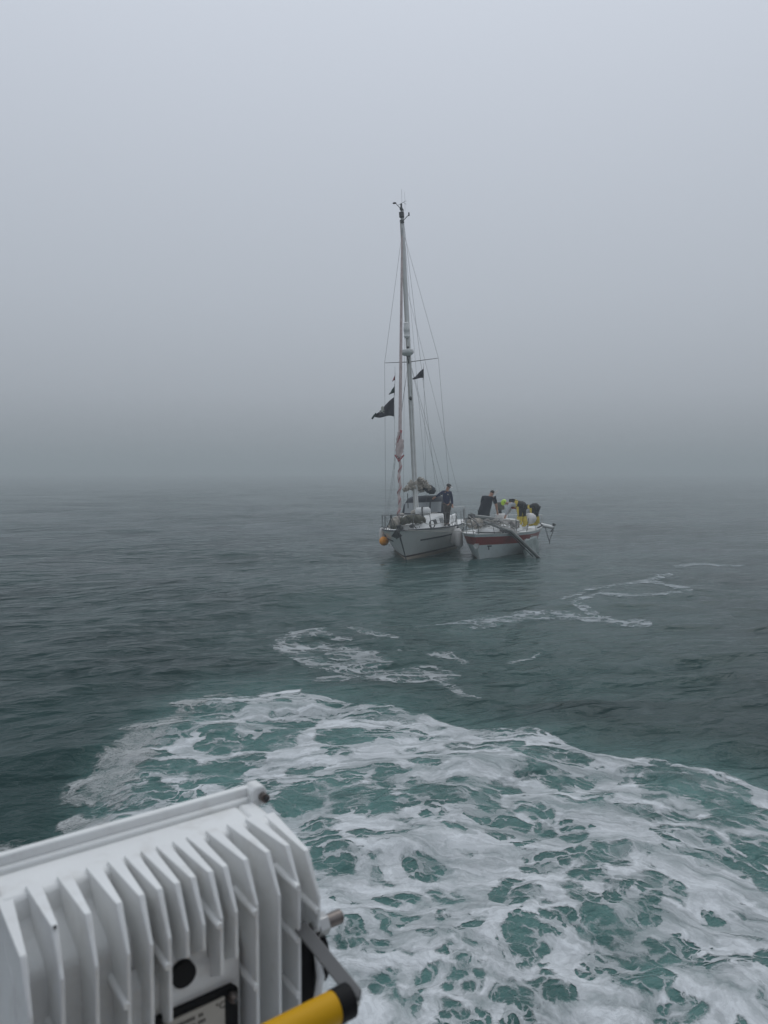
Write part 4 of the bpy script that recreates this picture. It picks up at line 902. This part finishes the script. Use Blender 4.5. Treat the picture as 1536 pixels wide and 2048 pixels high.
# man in dark clothes seen from behind in the cockpit of the small boat
d = 33.9; o0 = at(971, 1053, d)
J2 = dict(pelvis=J_(968, 1023), chest=J_(975, 1000, .06), neck=J_(981.5, 991, .14), head=J_(984, 986.5, .2), shL=J_(966.5, 996), elL=J_(963, 1010, .15), wrL=J_(968, 1022, .3), shR=J_(988.5, 997), elR=J_(992.5, 1011, .08), wrR=J_(994.5, 1023, .15),
          hipL=J_(965, 1025), knL=J_(964.5, 1040, .05), anL=J_(963, 1049), toL=J_(963, 1052, .16), hipR=J_(974, 1025), knR=J_(975, 1040, .05), anR=J_(976, 1049), toR=J_(977, 1052, .16))
e, J = person(o0, J2, 'person in dark clothes seen from behind, leaning in the small boat cockpit', M['dnavy'], M['blk'], 'short', build=1.30)
MB().tube([J['chest'] + Vector((0, 0, .02)), J['belly'], J['pelvis'], J['pelvis'] + Vector((-.03, 0, -.22))], [.30, .32, .33, .35], 14, flat=.8, noise=.03).build('long_jacket', M['dnavy'], e, smooth=True, edge=60)
face(e, J, (.25, .85, -.5), None, 'hair')
pd = MB().tube([at(988, 988, 33.8), at(994, 981, 33.8)], .016, 6).box(at(992, 985, 33.78), (.10, .04, .26), Matrix.Rotation(R(40), 3, 'Y'))
top('beacon', pd, M['fend'], 'slim white beacon standing beside the head of the navy clad man', 'beacon')
# two lifeboat crew bent double
def crew(o0, J_, label, build=1.0, dark_back=True):
    e, J = person(o0, J_, label, M['grey'], M['blk'], 'long', boots=M['yel'], build=build, legw=1.08)
    # yellow salopette legs below the knee and down the front, black seat
    for s_ in 'LR':
        MB().tube([J['kn' + s_].lerp(J['hip' + s_], .02), J['kn' + s_].lerp(J['an' + s_], .2), J['kn' + s_].lerp(J['an' + s_], .6), J['an' + s_]], [.125, .128, .125, .112], 9, noise=.10, seed=3).build('oilskin_leg', M['yel'], e, smooth=True, edge=70)
        MB().tube([J['kn' + s_] + Vector((-.05, -.03, .05)), J['hip' + s_] + Vector((-.14, -.03, .02)), J['belly'] + Vector((-.04, 0, -.06))], [.05, .06, .06], 8, noise=.08).build('oilskin_front', M['yel'], e, smooth=True, edge=70)
    dr = (J['chest'] - J['pelvis']).normalized()
    MB().ball(J['pelvis'] + Vector((.01, 0, .0)), (.215, .23, .215), 16).build('seat_panel', M['blk'], e, smooth=True)
    MB().tube([J['pelvis'] + Vector((0, 0, .03)), J['belly'], J['chest'] + dr * .05, J['chest'] + dr * .14], [.20, .185, .18, .10], 12, noise=.03).build('torso_cover', M['blk'] if dark_back else M['grey'], e, smooth=True)
    MB().tube([J['belly'] - dr * .02, J['belly'] + dr * .06, J['chest'] - dr * .05, J['chest'] + dr * .02], [.165, .19, .19, .16], 12, noise=.05).build('lifejacket', M['yel'], e, smooth=True, edge=60)
    MB().tube([J['belly'] + Vector((-.02, 0, -.14)), J['chest'] + Vector((0, -.02, -.17)), J['chest'] + Vector((-.09, 0, -.19))], [.06, .09, .06], 8, noise=.1).build('red_bladder', M['redl'], e, smooth=True)
    for sh_ in (-.10, .10): MB().tube([J['belly'] + Vector((0, sh_, .15)), J['chest'] + Vector((0, sh_, .175)), J['chest'] + dr * .16 + Vector((0, sh_ * .8, .10)), J['chest'] + dr * .16 + Vector((0, sh_, -.08))], .024, 6).build('harness_strap', M['blk'], e, smooth=True)
    MB().tube([J['belly'] + Vector((0, .16, .08)) - dr * .02, J['belly'] + Vector((0, 0, .185)), J['belly'] + Vector((0, -.175, .05)), J['belly'] + Vector((0, -.14, -.14))], .026, 6).build('waist_strap', M['blk'], e, smooth=True)
    return e, J
d = 33.0; o0 = at(1043, 1053, d)
J3 = dict(pelvis=J_(1043.5, 1012), chest=J_(1026, 1006), neck=J_(1016, 1007), head=J_(1009, 1005.5, -.03), shL=J_(1020, 1009, -.18), elL=J_(1014.5, 1021, -.22), wrL=J_(1011, 1032, -.2), shR=J_(1021, 1009, .18), elR=J_(1020, 1021, .22), wrR=J_(1014, 1028, .15),
          hipL=J_(1041, 1015, -.1), knL=J_(1039.5, 1033, -.08), anL=J_(1038, 1049, -.05), toL=J_(1033, 1052, -.05), hipR=J_(1047, 1015, .1), knR=J_(1048, 1033, .1), anR=J_(1051, 1048, .1), toR=J_(1046, 1051.5, .1))
e, J = crew(o0, J3, 'person with a lime helmet bent double in yellow and black oilskins')
face(e, J, (-.45, -.15, -.88), M['lime'], 'helmet')
d = 34.1; o0 = at(1069, 1051, d)
J4 = dict(pelvis=J_(1070, 1015), chest=J_(1057, 1018, .15), neck=J_(1051, 1024, .25), head=J_(1049, 1030, .3), shL=J_(1055, 1023, .0), elL=J_(1054, 1033, .0), wrL=J_(1056, 1042, .0), shR=J_(1058, 1022, .32), elR=J_(1058, 1033, .4), wrR=J_(1056, 1043, .3),
          hipL=J_(1067, 1018, -.08), knL=J_(1066, 1033, -.06), anL=J_(1065, 1047, -.02), toL=J_(1060, 1050, -.02), hipR=J_(1073, 1018, .08), knR=J_(1073, 1033, .1), anR=J_(1074, 1046, .15), toR=J_(1069, 1049, .15))
e, J = crew(o0, J4, 'person in yellow and black oilskins bent over farthest right, head hidden')
face(e, J, (-.4, -.1, -.9), M['lime'], 'helmet')

# ------------------------------------------------------------ floodlight on the ship's rail, close to the camera
yaw = R(36.77); U = Vector((math.cos(yaw), math.sin(yaw), 0)); T = Vector((-math.sin(yaw), math.cos(yaw), 0)); Z3 = Vector((0, 0, 1))
p0 = at(599, 1783, 1.0); LB = Vector((p0.x, p0.y, CZ - 1.15))          # origin of the lamp at its foot
light = empty('floodlight', LB)
tag(light, 'white ribbed floodlight housing close to the camera at the lower left', 'floodlight')
def lp(a, t, h): return U * a + T * t + Z3 * (h + 1.15)             # h measured down from the eye
def lprism(m, poly, a0, a1, mi=0): return m.prism([(t, h + 1.15) for t, h in poly], T, Z3, U, (0, 0, 0), a0, a1, mi)
aL, aR = -.352, .036
core = MB(); lprism(core, [(.052, -.95), (.052, -.645), (.060, -.600), (.072, -.590), (.126, -.570), (.136, -.538), (.205, -.536), (.205, -.95)], aL, .003)
lprism(core, [(.052, -.655), (.052, -.632), (.075, -.588), (.135, -.538), (.205, -.536), (.205, -.655)], .0032, aR - .002)
core.build('housing', M['lampw'], light, bevel=.006, smooth=True)
fl_ = MB(); lprism(fl_, [(.205, -.97), (.205, -.530), (.228, -.530), (.228, -.97)], aL - .018, aR + .008)
flg = fl_.build('front_flange', M['lampw'], light, bevel=.004, smooth=True)
lip = MB(); lprism(lip, [(.214, -.531), (.214, -.516), (.228, -.516), (.228, -.531)], aL - .018, aR - .006); lip.build('lip', M['lampw'], flg, bevel=.0025, smooth=True)
MB().prism([(-.014, -.02), (-.014, .006), (-.006, .014), (.008, .014), (.014, .006), (.014, -.02)], U, Z3, T, lp(aR + .004, 0, -.526), .198, .228).build('screw_boss', M['lampw'], flg, bevel=.003, smooth=True)
MB().tube([lp(aR + .010, .186, -.530), lp(aR + .010, .198, -.530)], .0075, 12).build('screw', M['rust'], flg, smooth=True); MB().tube([lp(aR + .010, .182, -.530), lp(aR + .010, .187, -.530)], .0045, 6).build('screw_socket', M['dark'], flg)
fins = [(-.345, -.95, .03), (-.311, -.95, 0), (-.273, -.95, 0), (-.236, -.95, 0), (-.208, -.700, 0), (-.185, -.686, 0), (-.162, -.612, 0), (-.140, -.612, 0), (-.116, -.655, 0), (-.095, -.640, 0), (-.065, -.95, 0), (-.031, -.95, 0), (.000, -.95, 0), (.032, -.652, .022)]
for a, hb, low in fins:
    m = MB()
    poly = [(0, hb), (0, -.578 - low), (.034, -.530 - low * .8), (.150, -.533 - low * .15), (.150, -.545), (.075, -.60), (.060, -.64), (.060, hb - (.035 if hb > -.9 else 0))]
    lprism(m, poly, -1, 1); k = len(poly); T0 = [p[0] for p in poly] * 2; m.v = [tuple(Vector(v) - U * sg + U * (a + sg * (.0024 + .045 * t_))) for v, t_, sg in zip(m.v, T0, [-1] * k + [1] * k)]; m.build('fin', M['lampw'], light, bevel=.0012, smooth=True)
for a, h in ((-.236, -.640), (-.185, -.612), (-.116, -.586), (-.065, -.587), (-.065, -.690), (.000, -.575), (.000, -.650), (.032, -.620), (-.311, -.660), (-.311, -.780), (.0, -.73), (.0, -.81), (-.065, -.80)):
    MB().tube([lp(a - .004, -.003, h), lp(a - .004, .015, h + .001), lp(a - .004, .058, h + .004)], [.0042, .0050, .0075], 10).build('ejector_boss', M['lampw'], light, smooth=True)
# flat pad with the vent plug and the nameplate
pad = MB(); lprism(pad, [(.030, -.95), (.030, -.650), (.052, -.632), (.052, -.95)], -.226, -.076)
lprism(pad, [(.034, -.66), (.034, -.632), (.052, -.615), (.052, -.66)], -.19, -.12); pad.build('nameplate_pad', M['lampw'], light, bevel=.004, smooth=True)
MB().tube([lp(-.158, .024, -.651), lp(-.158, .036, -.651)], .0165, 20).build('vent_plug', M['rubber'], light, smooth=True)
def xprism(poly, t0, t1): return MB().prism([(a, h + 1.15) for a, h in poly], U, Z3, T, (0, 0, 0), t0, t1)
gk = xprism([(-.206, -.82), (-.214, -.80), (-.214, -.705), (-.206, -.690), (-.092, -.690), (-.083, -.699), (-.083, -.80), (-.092, -.82)], .022, .029).build('plate_gasket', M['rubber'], light, bevel=.002)
pl = xprism([(-.198, -.81), (-.198, -.7005), (-.1045, -.7005), (-.1045, -.81)], .0195, .022).build('nameplate', M['plate'], light)
for a, h in ((-.0935, -.7045), (-.205, -.7045)):
    sc_ = MB().tube([lp(a, .010, h), lp(a, .014, h), lp(a, .0225, h)], [.004, .0065, .0065], 12).build('screw', M['rust'], light, smooth=True); MB().tube([lp(a, .009, h), lp(a, .0125, h)], .0028, 6).build('screw_socket', M['dark'], sc_)
tx = MB(); rnd = random.Random(2)
for row, h in enumerate((-.710, -.719, -.728, -.739, -.749)):
    a = -.194
    while a < -.128 + rnd.uniform(-.01, .01):
        w = rnd.uniform(.0012, .003); hh = .0042
        if rnd.random() < .82: tx.prism([(a, h - hh / 2 + 1.15), (a, h + hh / 2 + 1.15), (a + w, h + hh / 2 + 1.15), (a + w, h - hh / 2 + 1.15)], U, Z3, T, (0, 0, 0), .0188, .0196)
        a += w + .0012
tx.tube([lp(-.166, .019, -.738), lp(-.158, .019, -.724), lp(-.152, .019, -.719)], .0012, 6)
tx.build('engraved_text', M['ink'], pl)
cv = bpy.data.curves.new('mark', 'FONT'); cv.body = '\u00b0C'; cv.size = .013; cv.extrude = .0004
co_ = bpy.data.objects.new('degree_mark', cv); COL.objects.link(co_)
dg = bpy.context.evaluated_depsgraph_get(); tme = bpy.data.meshes.new_from_object(co_.evaluated_get(dg)); bpy.data.objects.remove(co_)
tm = bpy.data.objects.new('degree_mark', tme); COL.objects.link(tm); tme.materials.clear(); tme.materials.append(M['ink']); tm.parent = pl
tm.matrix_local = Matrix.Translation(lp(-.118, .0192, -.714)) @ Matrix((U, Z3, -T)).transposed().to_4x4()
# yoke with the yellow grab sleeve
pv = lp(.040, .020, -.655)
br = MB(); br.prism([(.03, -.66), (.05, -.64), (.11, -.64), (.14, -.61), (.14, -.95), (.03, -.95), (.005, -.75)], T, Z3, U, (0, 0, 1.15), .036, .0395); br.build('side_bracket', M['lampw'], light, bevel=.004)
MB().prism([(.014, -.95), (.014, -.70), (.03, -.672), (.20, -.672), (.20, -.95)], T, Z3, U, (0, 0, 1.15), .006, .034).build('dark_gap_block', M['rubber'], light, bevel=.003)  # black block added to stand for the dark openings beside the end fins
MB().tube([lp(.004, -.002, -.79), lp(.022, -.004, -.765), lp(.034, .0, -.72), lp(.036, .012, -.690)], .006, 8).build('bracket_rib', M['lampw'], light, smooth=True)
MB().tube([lp(.0396, .045, -.700), lp(.046, .045, -.700)], .052, 26).build('lock_disc', M['rubber'], light, smooth=True, edge=30)
MB().tube([lp(.046, .045, -.676), lp(.058, .045, -.676)], .016, 6).build('hex_nut', M['fend'], light, bevel=.002)
MB().tube([lp(.057, .045, -.676), lp(.097, .045, -.676), lp(.099, .045, -.676)], [.0105, .0105, .008], 14).build('pivot_bolt', M['rust'], light, smooth=True, edge=30)
MB().tube([lp(.033, .012, -.652), lp(.050, .012, -.652)], .016, 6).tube([lp(.026, .012, -.652), lp(.034, .012, -.652)], .009, 6).build('hex_bolt', M['steel'], light, bevel=.001)
def la(px, py, d): return at(px, py, d) - LB
A0 = la(608, 1862, 1.0); A1 = la(712, 1990, .90)
ad_ = (A1 - A0).normalized(); an_ = Vector((.45, -.85, .15)); an_ = (an_ - ad_ * an_.dot(ad_)).normalized(); ab_ = ad_.cross(an_)
arm = MB().prism([(-.010, -.009), (-.014, 0), (-.010, .009), ((A1 - A0).length, .009), ((A1 - A0).length + .008, 0), ((A1 - A0).length, -.009)], ad_, ab_, an_, A0, -.0035, .0035)
arm.build('bracket_arm', M['dsteel'], light, bevel=.0012)
H0 = la(706, 1996, .905); HD = -U
MB().tube([H0 + HD * .004, H0 + HD * .006, H0 + HD * .028], [.0165, .0205, .0205], 28).build('end_cap', M['rubber'], light, smooth=True, edge=30)
MB().tube([H0 + HD * .028, H0 + HD * .36], [.0195, .0195], 28).build('grab_sleeve', M['yband'], light, smooth=True, edge=30)
MB().tube([H0 + HD * .36, H0 + HD * .384], .0205, 28).build('end_cap', M['rubber'], light, smooth=True, edge=30)
MB().tube([H0 + HD * -.003, H0 + HD * .004], .012, 14).build('hex_bolt', M['steel'], light, smooth=True, edge=30)
MB().ball(lp(-.311, .030, -.531), .0022, 8).build('paint_chip', M['dark'], light)
# cable glands hidden low between housing and bracket, then the post the lamp stands on
MB().tube([lp(.030, .055, -.73), lp(.030, .075, -.78), lp(.02, .10, -.90)], .012, 10).tube([lp(.036, .03, -.74), lp(.042, .02, -.83), lp(.036, .06, -.95)], .010, 8).build('cable', M['rubber'], light, smooth=True)
rail = empty('deck_post', (LB.x, LB.y, 1.62))
c = LB + U * -.16 + T * .13 - rail.location
MB().tube([Vector((c.x, c.y, 0)), Vector((c.x, c.y, c.z + .20))], .03, 14).build('post_tube', M['steel'], rail, smooth=True, edge=30)
MB().tube([Vector((c.x, c.y, 0)), Vector((c.x, c.y, .015))], .08, 16).build('base_plate', M['steel'], rail)
tag(rail, 'stainless post under the white floodlight, standing on the deck edge', 'post')
deck = MB().box((.2, -2.6, 1.46), (6.6, 8.2, .30)); dk = deck.build('deck', M['deck'], None, bevel=.03); dk['kind'] = 'structure'

shade_mb = MB(); shade_mb.box((.3, -3.0, 3.2), (6.2, 3.8, 3.2), taper=.97); shade_mb.box((.2, -3.4, 5.3), (4.6, 2.6, 1.0), taper=.9)  # unseen block added behind the camera to shade the floodlight's rear faces
shade_o = shade_mb.build('unseen_shade_block', material('shade_block_navy', (.02, .03, .07), .4), None, bevel=.05); shade_o['kind'] = 'structure'

# ------------------------------------------------------------ haze
hz_ = MB().box((0, 720, 7.9), (3040, 1580, 20)).build('haze', [], None); hz_['kind'] = 'stuff'; hz_['label'] = 'grey sea fog swallowing the horizon'
hm = bpy.data.materials.new('haze'); hm.use_nodes = True; hn_ = hm.node_tree; hn_.nodes.clear()
ho = hn_.nodes.new('ShaderNodeOutputMaterial'); hv = hn_.nodes.new('ShaderNodeVolumePrincipled')
hv.inputs['Color'].default_value = (.73, .775, .78, 1); hv.inputs['Density'].default_value = .0035; hv.inputs['Anisotropy'].default_value = .0
hn_.links.new(hv.outputs[0], ho.inputs['Volume']); hz_.data.materials.append(hm)
